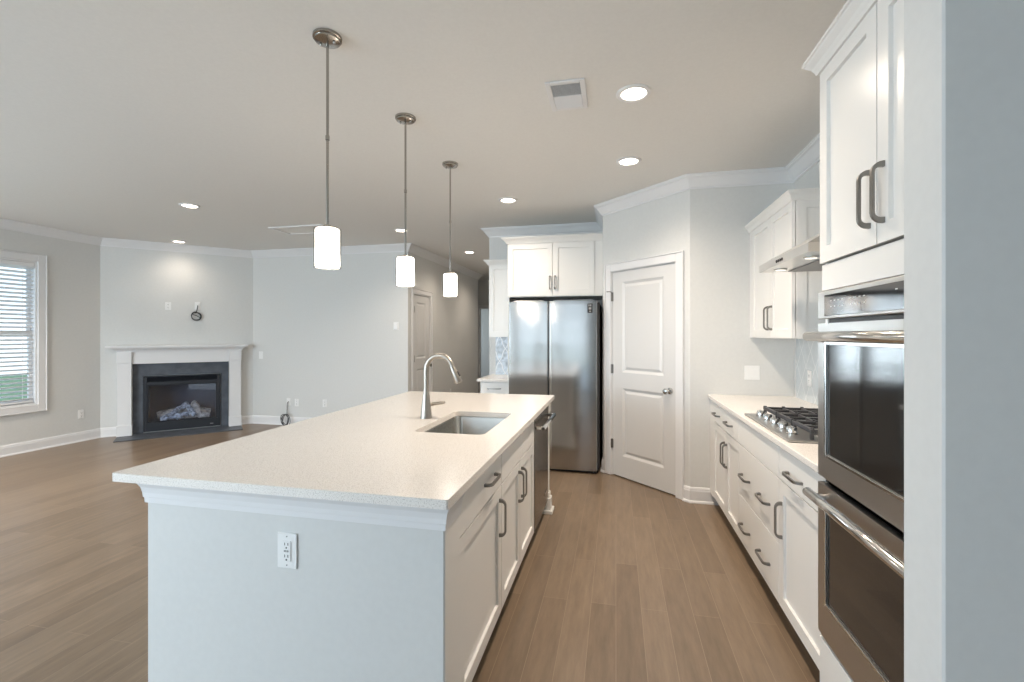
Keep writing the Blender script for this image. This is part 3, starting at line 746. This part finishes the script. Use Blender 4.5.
# ------------------------------------------------------------------ refrigerator corner
KM = face((0, 5.03, 0), -90)     # fridge cabinet front carcass plane
c = thing('wall_cabinet', 'deep white two-door cabinet above the refrigerator', 'cabinet', (-.65, 5.36, 1.82))
MB().box(-1.165, XP - .003, 5.046, YK - .003, 1.825, 2.415).build('case', CAB, c)
MB().box(-.215, XP - .003, 5.012, 5.03, 1.825, 2.405).build('filler', CAB, c)
add_door(c, KM, -1.163, -.668, 1.828, 2.405, [(-.695, 1.975, True)], hl=.15)
add_door(c, KM, -.668, -.217, 1.828, 2.405, [(-.640, 1.975, True)], hl=.15)
MB().sweep(crown_strip(2.405, 2.472, .058), [(XP - .003, 5.01), (-1.167, 5.01), (-1.167, YK - .003)]).build('crown', CAB, c)
MB().box(-1.166, -1.148, 5.03, YK - .003, 0, 1.824).build('tall_side_panel', CAB, c)

fr = thing('refrigerator', 'stainless steel side by side refrigerator beside the pantry door', 'refrigerator', (-.645, 5.2, 0))
MB().box(-1.10, -.165, 4.87, 5.66, 0.03, 1.745, .004).build('body', mat('dark_grey_fridge_case', (0.045, 0.045, 0.048), 0.45), fr)
def fdoor(x0, x1, y0=4.795, z0=.032, z1=1.757):
    d = MB(); n = 10; bow = .004
    prof = [(x0, 4.866), (x1, 4.866), (x1, y0 + bow + .006)] + [(x1 - .004 - (x1 - x0 - .008) * i / n, y0 + bow * (2 * i / n - 1) ** 2) for i in range(n + 1)] + [(x0, y0 + bow + .006)]
    A_ = [d.v((p[0], p[1], z0)) for p in prof]; B_ = [d.v((p[0], p[1], z1)) for p in prof]; q = len(prof)
    for i in range(q): d.f([A_[i], A_[(i + 1) % q], B_[(i + 1) % q], B_[i]], 2 <= i <= n + 3)
    d.f(A_[::-1]); d.f(B_)
    return d
dl = fdoor(-1.103, -.692).build('door', STEEL, fr); dr = fdoor(-.672, -.187).build('door', STEEL, fr)
# recessed grips along the meeting edges
MB().box(-.6905, -.6735, 4.815, 4.868, .07, 1.752).build('grip_channel', BLACK, fr)
MB().box(-.6885, -.6855, 4.800, 4.815, .07, 1.75).build('grip', CHROME, dl)
for x0, x1 in ((-1.06, -.73), (-.63, -.23)):
    MB().box(x0, x1, 4.81, 4.866, 1.7572, 1.772, .004).build('hinge_cover', STEEL, fr)
MB().box(-.6715, -.648, 4.7935, 4.800, .06, 1.74, .002).build('grip_edge', CHROME, dr)
MB().box(-.282, -.232, 4.7905, 4.798, 1.635, 1.728, .001).build('label_sticker', BLACK, dr)
MB().box(-.273, -.261, 4.7895, 4.791, 1.70, 1.72).box(-.256, -.243, 4.7895, 4.791, 1.70, 1.72).box(-.266, -.246, 4.7895, 4.791, 1.645, 1.655).box(-.270, -.243, 4.7895, 4.791, 1.668, 1.690).build('label_lettering', GREYPL, dr)
MB().box(-1.09, -.18, 4.85, 4.88, .004, .03).build('kick_grille', BLACK, fr)
for xx in (-1.06, -.21): MB().cyl((xx, 4.84, .0), (xx, 4.84, .03), .018, seg=14).build('foot', BLACK, fr)

# nook left of the refrigerator
NM = face((0, 5.39, 0), -90)
c = thing('wall_cabinet', 'narrow white wall cabinet left of the refrigerator', 'cabinet', (-1.32, 5.55, 1.386))
MB().box(-1.476, -1.169, 5.39, YK - .003, 1.386, 2.262).build('case', CAB, c)
add_door(c, NM, -1.475, -1.17, 1.388, 2.25, [])
MB().sweep(crown_strip(2.235, 2.297, .052), [(-1.169, 5.37), (-1.477, 5.37), (-1.477, YK - .003)]).build('crown', CAB, c)
NB = face((0, 5.11, 0), -90)
c = thing('base_cabinet', 'narrow white base cabinet left of the refrigerator', 'cabinet', (-1.33, 5.4, 0))
MB().box(-1.50, -1.170, 5.11, YK - .003, .10, .883).build('case', CAB, c)
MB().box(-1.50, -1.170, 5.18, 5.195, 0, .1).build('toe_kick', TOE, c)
add_door(c, NB, -1.499, -1.171, ZD, Z1, [(-1.335, .808, False)], plain=True, name='drawer', hl=.16)
add_door(c, NB, -1.499, -1.171, Z0, ZD, [(-1.21, .6, True)])
ct = thing('countertop', 'small white quartz countertop left of the refrigerator', 'countertop', (-1.35, 5.4, .884))
MB().box(-1.535, -1.168, 5.07, YK - .002, .8845, .914, .003).build('slab', QUARTZ, ct)
bs = MB().box(-1.475, -1.168, YK - .008, YK - .0005, .9145, 1.386).build('backsplash', TILE_N)
tag(bs, 'marbled blue lantern tile backsplash above the small counter', 'backsplash')

# ------------------------------------------------------------------ island
IX0, IX1, IY0, IY1 = -1.664, -.545, 1.375, 3.76   # body; door faces at X = -0.525
IM = face((IX1, 0, 0), 0)      # facing +X: local x -> +Y
isl = thing('kitchen_island', 'long kitchen island body with pale painted panel end and white moulding', 'island', (-1.1, 2.57, 0))
MB().box(IX0, -.5225, IY0, IY0 + .10, 0, .882, .002).box(IX0, IX0 + .10, IY0 + .10, IY1, 0, .882).build('panel', WALL, isl)
MB().box(-.600, -.5225, IY0 + .1005, 1.5185, 0, .882).box(-.5222, -.5195, IY0 + .003, 1.516, 0.0, .8805, .001).build('corner_stile', CAB, isl)
MB().sweep([(0, .803), (.006, .803), (.007, .822), (.010, .824), (.011, .840), (.015, .860), (.022, .874), (.024, .8835), (0, .8835)], [(-.521, 1.515), (-.521, IY0), (IX0, IY0), (IX0, IY1)]).build('moulding', TRIM, isl)
MB().sweep(BASE, [(-.534, 1.515), (-.534, IY0), (IX0, IY0), (IX0, IY1)]).build('baseboard', TRIM, isl)
MB().box(-1.56, -.58, IY1 - .09, IY1 - .07, 0, .882).build('end_panel', CAB, isl)
MB().box(-.592, -.578, 1.52, IY1 - .09, 0.0, .10).build('toe_kick', TOE, isl)
MB().box(-1.556, -1.541, 1.48, IY1 - .09, 0, .882).build('back_panel', CAB, isl)
ps = MB(); pcx, pcy = -.552, 3.712
ps.box(pcx - .030, pcx + .030, pcy - .030, pcy + .030, .12, .80, .006)
for hw, z0, z1 in ((.038, .80, .882), (.034, .785, .80), (.038, .12, .16), (.048, .03, .12), (.064, 0, .028)): ps.box(pcx - hw, pcx + hw, pcy - hw, pcy + hw, z0, z1, .004)
ps.build('corner_post', CAB, isl)
def icab(root, y0, y1, top=.882):
    MB().box(-1.15, IX1 - .022, y0, y1, .10, top).build('case', CAB, root)
c = thing('base_cabinet', 'white island cabinet with one drawer over one door nearest the panel end', 'cabinet', (-.85, 1.83, 0))
icab(c, 1.5205, 2.134)
add_door(c, IM, 1.526, 2.134, ZD - .012, Z1, [(1.925, .795, False)], plain=True, name='drawer')
add_door(c, IM, 1.526, 2.134, Z0, ZD - .012, [(2.092, .568, True)])
c = thing('sink_cabinet', 'white two-door island cabinet under the sink', 'cabinet', (-.85, 2.58, 0))
icab(c, 2.136, 3.030, .62)
MB().box(IX1 - .018, IX1, 2.137, 3.029, .62, .882).build('front_rail', CAB, c)
add_door(c, IM, 2.136, 3.030, ZD - .012, Z1, plain=True, name='false_front')
add_door(c, IM, 2.136, 2.565, Z0, ZD - .012, [(2.525, .575, True)])
add_door(c, IM, 2.565, 3.030, Z0, ZD - .012, [(2.605, .575, True)])
dw = thing('dishwasher', 'stainless dishwasher at the far end of the island', 'dishwasher', (-.85, 3.34, 0))
MB().box(-1.15, -.548, 3.036, 3.646, .11, .868).build('tub', GREYPL, dw)
dd = MB().box(-.546, -.520, 3.036, 3.646, .115, .868, .004).build('door', STEELD, dw)
k = MB(); k.tube([(-.468, 3.055, .792), (-.468, 3.062, .792), (-.468, 3.62, .792), (-.468, 3.627, .792)], [.011, .0145, .0145, .011], 18)
for yy in (3.08, 3.60): k.box(-.5205, -.465, yy - .010, yy + .010, .780, .804, .003)
k.build('handle', CHROME, dd)
MB().cyl((-.468, 3.050, .792), (-.468, 3.0545, .792), .011, seg=16).build('handle_cap', BLACK, dd)
MB().box(-.5205, -.5165, 3.48, 3.585, .20, .226, .001).build('badge', CHROME, dd)
MB().box(-.59, -.57, 3.036, 3.646, .012, .105).build('kick_plate', BLACK, dw)

ct = thing('countertop', 'large white speckled quartz island countertop with sink cutout', 'countertop', (-1.12, 2.58, .884))
SKX0, SKX1, SKY0, SKY1 = -1.018, -.640, 2.235, 2.90
outer = rrect(-1.772, -.493, 1.330, 3.840, .008, 3)
MB().plate(outer, rrect(SKX0, SKX1, SKY0, SKY1, .04, 8), .884, .914).build('slab', QUARTZ, ct)
sk = thing('sink', 'stainless undermount sink sunk in the island countertop', 'sink', (-.82, 2.575, .67))
k = MB(); loops = []
for ins, z in ((-.012, .8835), (.0, .8835), (.004, .87), (.010, .72), (.026, .690), (.06, .678)):
    loops.append([k.v((p[0], p[1], z)) for p in rrect(SKX0 - .004 + ins, SKX1 + .004 - ins, SKY0 - .004 + ins, SKY1 + .004 - ins, max(.03, .045 + ins * .3), 8)])
for A_, B_ in zip(loops, loops[1:]):
    for i in range(len(A_)): k.f([A_[i], A_[(i + 1) % len(A_)], B_[(i + 1) % len(A_)], B_[i]], True)
k.f(loops[-1]); k.build('basin', STEELS, sk)
MB().lathe([(.055, .6785), (.055, .681), (.045, .683), (.040, .680), (.001, .679)], (-.82, 2.60, 0), 28).build('drain', CHROME, sk)

# faucet
fx, fy = -1.108, 2.62
fa = thing('kitchen_faucet', 'brushed nickel gooseneck pull-down faucet behind the island sink', 'faucet', (fx, fy, .914))
FAUC = mat('faucet_nickel', (0.41, 0.375, 0.33), 0.34, 1.0)
MB().lathe([(.036, .9142), (.036, .918), (.0335, .922), (.0325, .945), (.030, .972), (.0255, 1.005), (.0215, 1.035), (.0185, 1.06), (.0168, 1.085)], (fx, fy, 0), 28).build('body', FAUC, fa)
pts = [(fx, fy, 1.08), (fx, fy, 1.14), (fx, fy, 1.20)]
rad = .083
for i in range(1, 15): a_ = PI - PI * .94 * i / 14; pts.append((fx + rad + rad * math.cos(a_), fy, 1.205 + rad * math.sin(a_)))
MB().tube(pts, .0155, 16).build('neck', FAUC, fa)
e = Vector(pts[-1]); dirv = (e - Vector(pts[-2])).normalized(); dirv = (dirv + Vector((.20, 0, -.12))).normalized()
hd0 = MB().tube([e - dirv * .004, e + dirv * .006, e + dirv * .03, e + dirv * .094, e + dirv * .101], [.0155, .0170, .0185, .0235, .021], 20).build('spray_head', FAUC, fa)
side = Vector((1, 0, 0)) - dirv * dirv.x; side.normalize()
MB().tube([e + dirv * .035 + side * .0165, e + dirv * .068 + side * .020], [.0065, .0085], 10).build('spray_button', BLACK, hd0)
hb = MB().tube([(fx, fy + .016, .985), (fx, fy + .036, .985), (fx, fy + .050, .986)], [.019, .019, .015], 16).build('handle_hub', FAUC, fa)
MB().tube([(fx + .002, fy + .042, .986), (fx + .035, fy + .050, .993), (fx + .075, fy + .052, 1.000), (fx + .098, fy + .052, 1.002)], [.012, .010, .011, .007], 12, flat=1.5).build('lever', FAUC, hb)

# ------------------------------------------------------------------ wall plates
def plate(M_, label, kind='outlet', w_=.072, h_=.116, name=None):
    """M_ maps local x across, -y out, z up, origin at the plate centre"""
    cat = {'outlet': 'outlet', 'gfci': 'outlet', 'switch': 'switch', 'double': 'switch', 'cable': 'cable plate', 'thermo': 'thermostat'}[kind]
    loc = M_.to_translation()
    o = thing(name or {'outlet': 'wall_outlet', 'gfci': 'wall_outlet', 'switch': 'light_switch', 'double': 'light_switch', 'cable': 'cable_plate', 'thermo': 'thermostat'}[kind], label, cat, loc)
    pl = MB(M_).box(-w_ / 2, w_ / 2, -.006, -.0005, -h_ / 2, h_ / 2, .002).build('plate', PLATE, o)
    if kind in ('outlet', 'gfci'):
        rc = MB(M_)
        if kind == 'gfci': rc.box(-.0165, .0165, -.0088, -.006, -.034, .034, .001)
        else:
            rc.box(-.0165, .0165, -.0085, -.006, .004, .034, .003); rc.box(-.0165, .0165, -.0085, -.006, -.034, -.004, .003); rc.box(-.010, .010, -.0075, -.006, -.005, .005)
        rcp = rc.build('receptacle', PLATE, o)
        for zc in (.020, -.020):
            for xo in (-.0062, .0062): MB(M_).box(xo - .00125, xo + .00125, -.0093, -.0086, zc - .001, zc + .008).build('slot', SLOT, rcp)
            MB(M_).cyl((0, -.0086, zc - .009), (0, -.0093, zc - .009), .003, seg=10).build('slot', SLOT, rcp)
        if kind == 'gfci':
            for xo in (-.005, .005): MB(M_).box(xo - .004, xo + .004, -.0095, -.0088, -.003, .003).build('test_button', GREYPL, rcp)
        for zc in (.048, -.048): MB(M_).cyl((0, -.006, zc), (0, -.0072, zc), .0025, seg=8).build('screw', GREYPL, o)
    elif kind in ('switch', 'double'):
        for xo in ((0,) if kind == 'switch' else (-.023, .023)):
            MB(M_).box(xo - .0165, xo + .0165, -.0085, -.006, -.033, .033, .002).build('rocker', PLATE, o)
    elif kind == 'cable':
        MB(M_).cyl((0, -.006, 0), (0, -.016, 0), .006, seg=12).build('jack', NICKEL, o)
    elif kind == 'thermo':
        MB(M_).box(-w_ / 2 + .01, w_ / 2 - .01, -.020, -.006, -h_ / 2 + .01, h_ / 2 - .01, .004).build('housing', PLATE, o)
    return o
def at(x, y, z, facing): return Matrix.Translation((x, y, z)) @ Matrix.Rotation(R(facing + 90), 4, 'Z')
def fpl(s_, z): return FM @ Matrix.Translation((s_, 0, z))
plate(at(-1.078, IY0, .686, -90), 'white outlet on the pale panel end of the island', 'gfci', .075, .118)
plate(at(XL, 4.82, .36, 0), 'white outlet low on the wall between window and fireplace')
plate(fpl(.752, 1.835), 'white outlet on the wall above the mantel, left of the cable coil')
plate(fpl(1.112, 1.850), 'white cable plate above the mantel with a black cable hanging from it', 'cable')
plate(at(-5.51, YB, 1.09, -90), 'white switch on the wall just right of the fireplace mantel', 'switch')
plate(at(-5.005, YB, .365, -90), 'white cable plate low on the back wall above the cable on the floor', 'cable')
plate(at(-4.86, YB, .356, -90), 'white outlet low on the back wall beside the cable plate')
plate(at(-4.37, YB, .360, -90), 'white outlet low on the back wall just above the island countertop edge')
plate(at(-3.18, YB, 1.54, -90), 'small white thermostat on the back wall near the hall corner', 'thermo', .085, .115)
plate(at(XH, 8.2, .36, 0), 'white outlet low on the grey hall wall')
plate(at(1.090, PA[1], 1.10, -90), 'white double switch on the wall above the far end of the counter', 'double', .116, .116)
plate(at(XR - .008, 3.83, 1.09, 180), 'white outlet on the diamond tile beside the cooktop')
plate(at(-1.235, YK - .008, 1.16, -90), 'white outlet on the lantern tile left of the refrigerator')

# cables
def coil(pts_fn, label, loc, name='coiled_cable'):
    o = pts_fn.build(name, CABLE); me = o.data
    me.transform(Matrix.Translation(-Vector(loc))); o.location = loc
    return tag(o, label, 'cable')
k = MB(FM); c0 = Vector((1.100, -.028, 1.700))
pts = [(1.112, -.016, 1.850), (1.112, -.03, 1.835), (1.105, -.032, 1.79)]
for i in range(0, 66):
    a_ = 1.6 + i * .30; rr = .056 + .014 * math.sin(i * .27); pts.append((c0.x + rr * math.cos(a_) + .006 * math.sin(i * .11), c0.y - .008 + .008 * math.sin(i * .37), c0.z + rr * 1.05 * math.sin(a_)))
k.tube(pts, .0055, 6); k.tube([(1.055, -.04, 1.715), (1.10, -.045, 1.70), (1.15, -.04, 1.665)], .006, 6)
coil(k, 'black coiled cable hanging from the plate above the mantel', FM @ Vector((1.1, 0, 1.7)))
k = MB(); x0 = -5.005; pts = [(x0, YB - .016, .365), (x0, YB - .035, .34), (x0 + .002, YB - .04, .25), (x0 + .005, YB - .05, .14)]
for i in range(72):
    a_ = 1.6 + i * .33; q = 1 + .34 * math.sin(i * .21 + .6); pts.append((x0 + .012 + .062 * math.cos(a_) * q + .022 * math.sin(i * .13), YB - .072 - .0007 * i, .098 + .085 * math.sin(a_) * (1.06 - .05 * q)))
k.tube(pts, .0055, 6)
coil(k, 'black cable hanging in loops to the floor below the back wall plate', (x0, YB - .06, 0))

# ------------------------------------------------------------------ fireplace
mt = thing('fireplace_mantel', 'white mantelpiece around the corner gas fireplace', 'mantel')
LG = (.19, .345, 1.515, 1.672); k = MB()
lo, hi = .19, 1.672
for a, b in ((LG[0], LG[1]), (LG[2], LG[3])):
    lm = MB(); lm.box(a, b, -.125, 0, .155, 1.022, .002).box(a - .006, b + .006, -.148, 0, 0, .155, .003).box(a - .004, b + .004, -.145, 0, 1.022, 1.172, .003)
    lm.build('leg', TRIM, mt, raw=True)
MB().box(LG[1] + .004, LG[2] - .004, -.105, 0, 1.003, 1.172, .002).build('frieze', TRIM, mt, raw=True)
MB().box(lo - .004, hi + .004, -.130, 0, 1.172, 1.178).sweep([(0, 1.178), (.006, 1.178), (.012, 1.195), (.035, 1.215), (.050, 1.222), (.052, 1.232), (0, 1.232)], [(lo - .004, 0), (lo - .004, -.130), (hi + .004, -.130), (hi + .004, 0)][::-1]).build('bed_moulding', TRIM, mt, raw=True)
MB().box(.070, 1.760, -.215, -.0005, 1.232, 1.262, .004).build('shelf', TRIM, mt, raw=True)
su = thing('slate_surround', 'dark slate tile surround framing the gas fireplace', 'fireplace surround')
k = MB(); a0, a1 = LG[1] + .0065, LG[2] - .0065
k.box(a0, .466, -.020, -.0005, .0, 1.0025); k.box(1.406, a1, -.020, -.0005, 0, 1.0025); k.box(.466, 1.406, -.020, -.0005, .822, 1.0025)
k.build('tiles', SLATE, su, raw=True)
he = thing('hearth_slab', 'flat dark slate hearth slab on the floor before the fireplace', 'hearth')
MB().box(.19, 1.672, -.50, -.1485, .0005, .010, .002).box(.352, 1.509, -.134, -.02, .0005, .010).build('slab', SLATE, he, raw=True)
gf = thing('gas_fireplace', 'black gas fireplace insert with glass front and louvred top', 'fireplace')
i0, i1 = .470, 1.402
k = MB()
for a, b, p, q in ((i0, i0 + .04, .022, .818), (i1 - .04, i1, .022, .818), (i0 + .04, i1 - .04, .022, .145), (i0 + .04, i1 - .04, .690, .735)): k.box(a, b, -.040, .02, p, q, .003)
k.box(i0 + .04, i1 - .04, -.040, .02, .800, .818, .003)
k.build('frame', FIREMETAL, gf, raw=True)
k = MB()
for z in (.748, .768, .788): k.m = Matrix.Translation((0, -.018, z)) @ Matrix.Rotation(R(35), 4, 'X'); k.box(i0 + .041, i1 - .041, -.014, .014, -.002, .002)
k.build('louvre', FIREMETAL, gf, raw=True)
k = MB(); b0, b1 = i0 + .04, i1 - .04
k.box(b0, b1, .44, .45, .06, .75); k.box(b0 - .002, b0 + .006, .02, .44, .06, .75); k.box(b1 - .006, b1 + .002, .02, .44, .06, .75); k.box(b0, b1, .02, .44, .055, .065); k.box(b0, b1, .02, .44, .75, .76)
k.build('firebox', FIREBRICK, gf, raw=True)
k = MB()
for a, b, p, q in ((i0 + .040, i0 + .058, .145, .690), (i1 - .058, i1 - .040, .145, .690), (i0 + .058, i1 - .058, .145, .160), (i0 + .058, i1 - .058, .675, .690)): k.box(a, b, -.030, -.005, p, q, .002)
k.build('glass_frame', FIREMETAL, gf, raw=True)
MB().box(i0 + .058, i1 - .058, -.020, -.016, .160, .675).build('glass', FIREGLASS, gf, raw=True)
MB().box(1.27, 1.31, -.0415, -.0395, .060, .072).build('badge', GREYPL, gf, raw=True)
lg = thing('gas_log_set', 'ceramic logs piled on embers inside the gas fireplace', 'logs')
k = MB(); rnd = random.Random(5); nx = 16; ny = 8; gr = [[None] * (ny + 1) for _ in range(nx + 1)]
for i in range(nx + 1):
    for j in range(ny + 1):
        x = .60 + .68 * i / nx; y = .10 + .26 * j / ny; ed = min(i, nx - i, j * 2, (ny - j) * 2) / 4; gr[i][j] = k.v((x, y, .068 + min(1, ed) * .055 + rnd.uniform(0, .018)))
for i in range(nx):
    for j in range(ny): k.f([gr[i][j], gr[i + 1][j], gr[i + 1][j + 1], gr[i][j + 1]])
k.build('ember_bed', EMBER, lg, raw=True)
def logm(p0, p1, r0, r1, mm, seed):
    rn = random.Random(seed); n = 9; k = MB(); p0, p1 = Vector(p0), Vector(p1); pts = []; rs = []
    for i in range(n):
        t = i / (n - 1); pts.append(p0.lerp(p1, t) + Vector((rn.uniform(-.008, .008), rn.uniform(-.006, .006), .018 * math.sin(PI * t) + rn.uniform(-.008, .008)))); rs.append((r0 + (r1 - r0) * t) * rn.uniform(.86, 1.12))
    k.tube(pts, rs, 10)
    for v_ in k.bm.verts: v_.co += Vector((rn.uniform(-.005, .005), rn.uniform(-.005, .005), rn.uniform(-.005, .005)))
    k.build('log', mm, lg, raw=True)
logm((.62, .26, .20), (.98, .30, .24), .055, .05, LOG, 1)
logm((.93, .29, .25), (1.27, .25, .20), .050, .062, LOG, 2)
logm((.66, .14, .165), (.97, .17, .175), .040, .045, LOGASH, 3)
logm((.95, .16, .18), (1.25, .13, .165), .042, .050, LOG, 4)
logm((.76, .12, .20), (.98, .28, .335), .035, .040, LOGASH, 5)
logm((1.08, .10, .19), (.95, .30, .345), .036, .040, LOGASH, 6)
logm((.86, .08, .17), (1.02, .12, .22), .032, .036, LOGASH, 7)
logm((1.14, .11, .20), (1.06, .28, .36), .040, .048, LOG, 8)
for o in (mt, su, he, gf, lg):
    o.location = (DA[0], DA[1], 0); o.rotation_euler = (0, 0, FANG)

# ------------------------------------------------------------------ ceiling fixtures
def make_pendant(label):
    p = thing('pendant_lamp', label, 'pendant lamp', (0, 0, 0), 0, 'pendant lamps over the island')
    can = MB().lathe([(.062, H - .0005), (.062, H - .012), (.055, H - .014), (.055, H - .022), (.047, H - .025), (.012, H - .032), (.001, H - .032)], seg=36).build('canopy', PENDM, p)
    for sx_ in (-.034, .034): MB().lathe([(.006, H - .026), (.006, H - .034), (.003, H - .038)], (sx_, 0, 0), 10).build('canopy_screw', PENDM, can)
    MB().cyl((0, 0, 1.896), (0, 0, H - .03), .0062, seg=12).lathe([(.009, 2.28), (.009, 2.30)], (0, 0, 0), 12).build('rod', PENDM, p)
    MB().lathe([(.001, 1.902), (.014, 1.901), (.016, 1.893), (.044, 1.890), (.046, 1.884), (.001, 1.8835)], seg=32).build('socket_cap', PENDM, p)
    g = MB().lathe([(.0575, 1.884), (.0575, 1.708)], seg=40, caps=False)
    gs = g.build('glass_cylinder', CLEAR, p)
    MB().lathe([(.001, 1.880), (.0495, 1.880), (.051, 1.878), (.051, 1.716), (.0495, 1.714), (.001, 1.714)], seg=40).build('opal_shade', SHADE, gs)
    return p
pts_ = [((-1.258, 1.862, 0), 'nickel pendant lamp nearest the panel end of the island, the largest in view'), ((-1.258, 2.655, 0), 'middle nickel pendant lamp of the three over the island'), ((-1.258, 3.448, 0), 'nickel pendant lamp over the far end of the island, nearest the faucet side hall')]
pp = make_pendant(pts_[0][1]); pp.location = pts_[0][0]
dup(pp, pts_[1][0], 0, pts_[1][1]); dup(pp, pts_[2][0], 0, 'smallest looking nickel pendant lamp, over the refrigerator end of the island')

def make_down():
    d = thing('recessed_downlight', 'x', 'ceiling light', (0, 0, 0), 0, 'recessed ceiling downlights')
    MB().lathe([(.094, -.0005), (.094, -.006), (.088, -.010), (.070, -.0095), (.066, -.004), (.066, -.0005)], seg=40, caps=False).build('trim_ring', TRIM, d)
    MB().lathe([(.066, -.0045), (.055, -.0062), (.001, -.0068)], seg=36).build('lens', LENS, d)
    return d
DL = [((.095, 2.66), 'recessed downlight in the kitchen ceiling right of the air vent'),
      ((.095, 3.69), 'recessed downlight above the aisle before the pantry door'),
      ((-1.04, 4.50), 'recessed downlight above the floor in front of the refrigerator'),
      ((-2.66, 5.50), 'recessed downlight beside the middle pendant rod near the hall corner'),
      ((-2.30, 7.19), 'recessed downlight in the hall ceiling by the grey hall wall'),
      ((-4.28, 3.98), 'recessed downlight in the living room ceiling nearest the camera, before the access panel'),
      ((-6.08, 5.48), 'recessed downlight close above the fireplace wall'),
      ((.095, 1.63), 'recessed downlight above the aisle by the ovens, beyond the top of the picture'),
      ((-6.08, 2.6), 'added fill downlight in the living room ceiling over the windows, out of view'),  # unseen lamp added to brighten the living room walls
      ((-4.28, 1.1), 'added fill downlight in the living room ceiling toward the rear, out of view'),  # unseen lamp added as living room fill
      ((-2.30, 8.95), 'added fill downlight deep in the hall, hidden behind the refrigerator corner')]  # hidden lamp added to brighten the hall
BRIGHT = [2.3, .9, .8, 1.1, .72, 1.15, .21, .12, 2.9, 1.4, .6]
def lamp_beam(x, y, f):
    l = bpy.data.lights.new('downlight_beam', 'SPOT'); l.energy = SPOT_W * f; l.spot_size = R(145); l.spot_blend = 1.0; l.shadow_soft_size = .05; l.color = WARM
    o = bpy.data.objects.new('downlight_beam', l); COL.objects.link(o); o.location = (x, y, H - .03)
d0 = make_down()
for i, (p, lab) in enumerate(DL):
    if i == 0: d0.location = (p[0], p[1], H); d0['label'] = lab
    else: dup(d0, (p[0], p[1], H), 0, lab)
    lamp_beam(p[0], p[1], BRIGHT[i])

vx0, vx1, vy0, vy1 = -.368, -.158, 2.445, 2.760
v = thing('air_vent', 'white ceiling air register with louvres over a dark backing over the kitchen aisle', 'vent', ((vx0 + vx1) / 2, (vy0 + vy1) / 2, H))
k = MB()
for a, b, p, q in ((vx0, vx0 + .028, vy0, vy1), (vx1 - .028, vx1, vy0, vy1), (vx0 + .028, vx1 - .028, vy0, vy0 + .03), (vx0 + .028, vx1 - .028, vy1 - .03, vy1), (vx0 + .028, vx1 - .028, 2.600, 2.612)): k.box(a, b, p, q, H - .010, H - .0005, .003)
k.build('frame', TRIM, v)
MB().box(vx0 + .028, vx1 - .028, vy0 + .03, vy1 - .03, H - .0025, H - .001).build('duct_shade_backing', VENTDARK, v)  # dark sheet standing in for the shade inside the duct
k = MB(); y = vy0 + .037
while y < vy1 - .035:
    if not 2.594 < y < 2.618:
        k.m = Matrix.Translation((0, y, H - .0065)) @ Matrix.Rotation(R(55 if y < 2.6 else -35), 4, 'X'); k.box(vx0 + .029, vx1 - .029, -.0055 if y > 2.6 else -.003, .0055 if y > 2.6 else .003, -.0006, .0006)
    y += .0115
k.build('louvres', TRIM, v)
hx0_, hx1_, hy0_, hy1_ = -4.20, -3.44, 4.99, 5.39
v = thing('access_panel', 'rectangular ceiling access panel with thin white frame in the living room', 'access panel', ((hx0_ + hx1_) / 2, (hy0_ + hy1_) / 2, H))
k = MB(); fw = .035
for a, b, p, q in ((hx0_, hx0_ + fw, hy0_, hy1_), (hx1_ - fw, hx1_, hy0_, hy1_), (hx0_ + fw, hx1_ - fw, hy0_, hy0_ + fw), (hx0_ + fw, hx1_ - fw, hy1_ - fw, hy1_)): k.box(a, b, p, q, H - .014, H - .0005, .003)
k.build('frame', TRIM, v)
MB().box(hx0_ + fw, hx1_ - fw, hy0_ + fw, hy1_ - fw, H - .006, H - .0005).build('panel', CEIL, v)
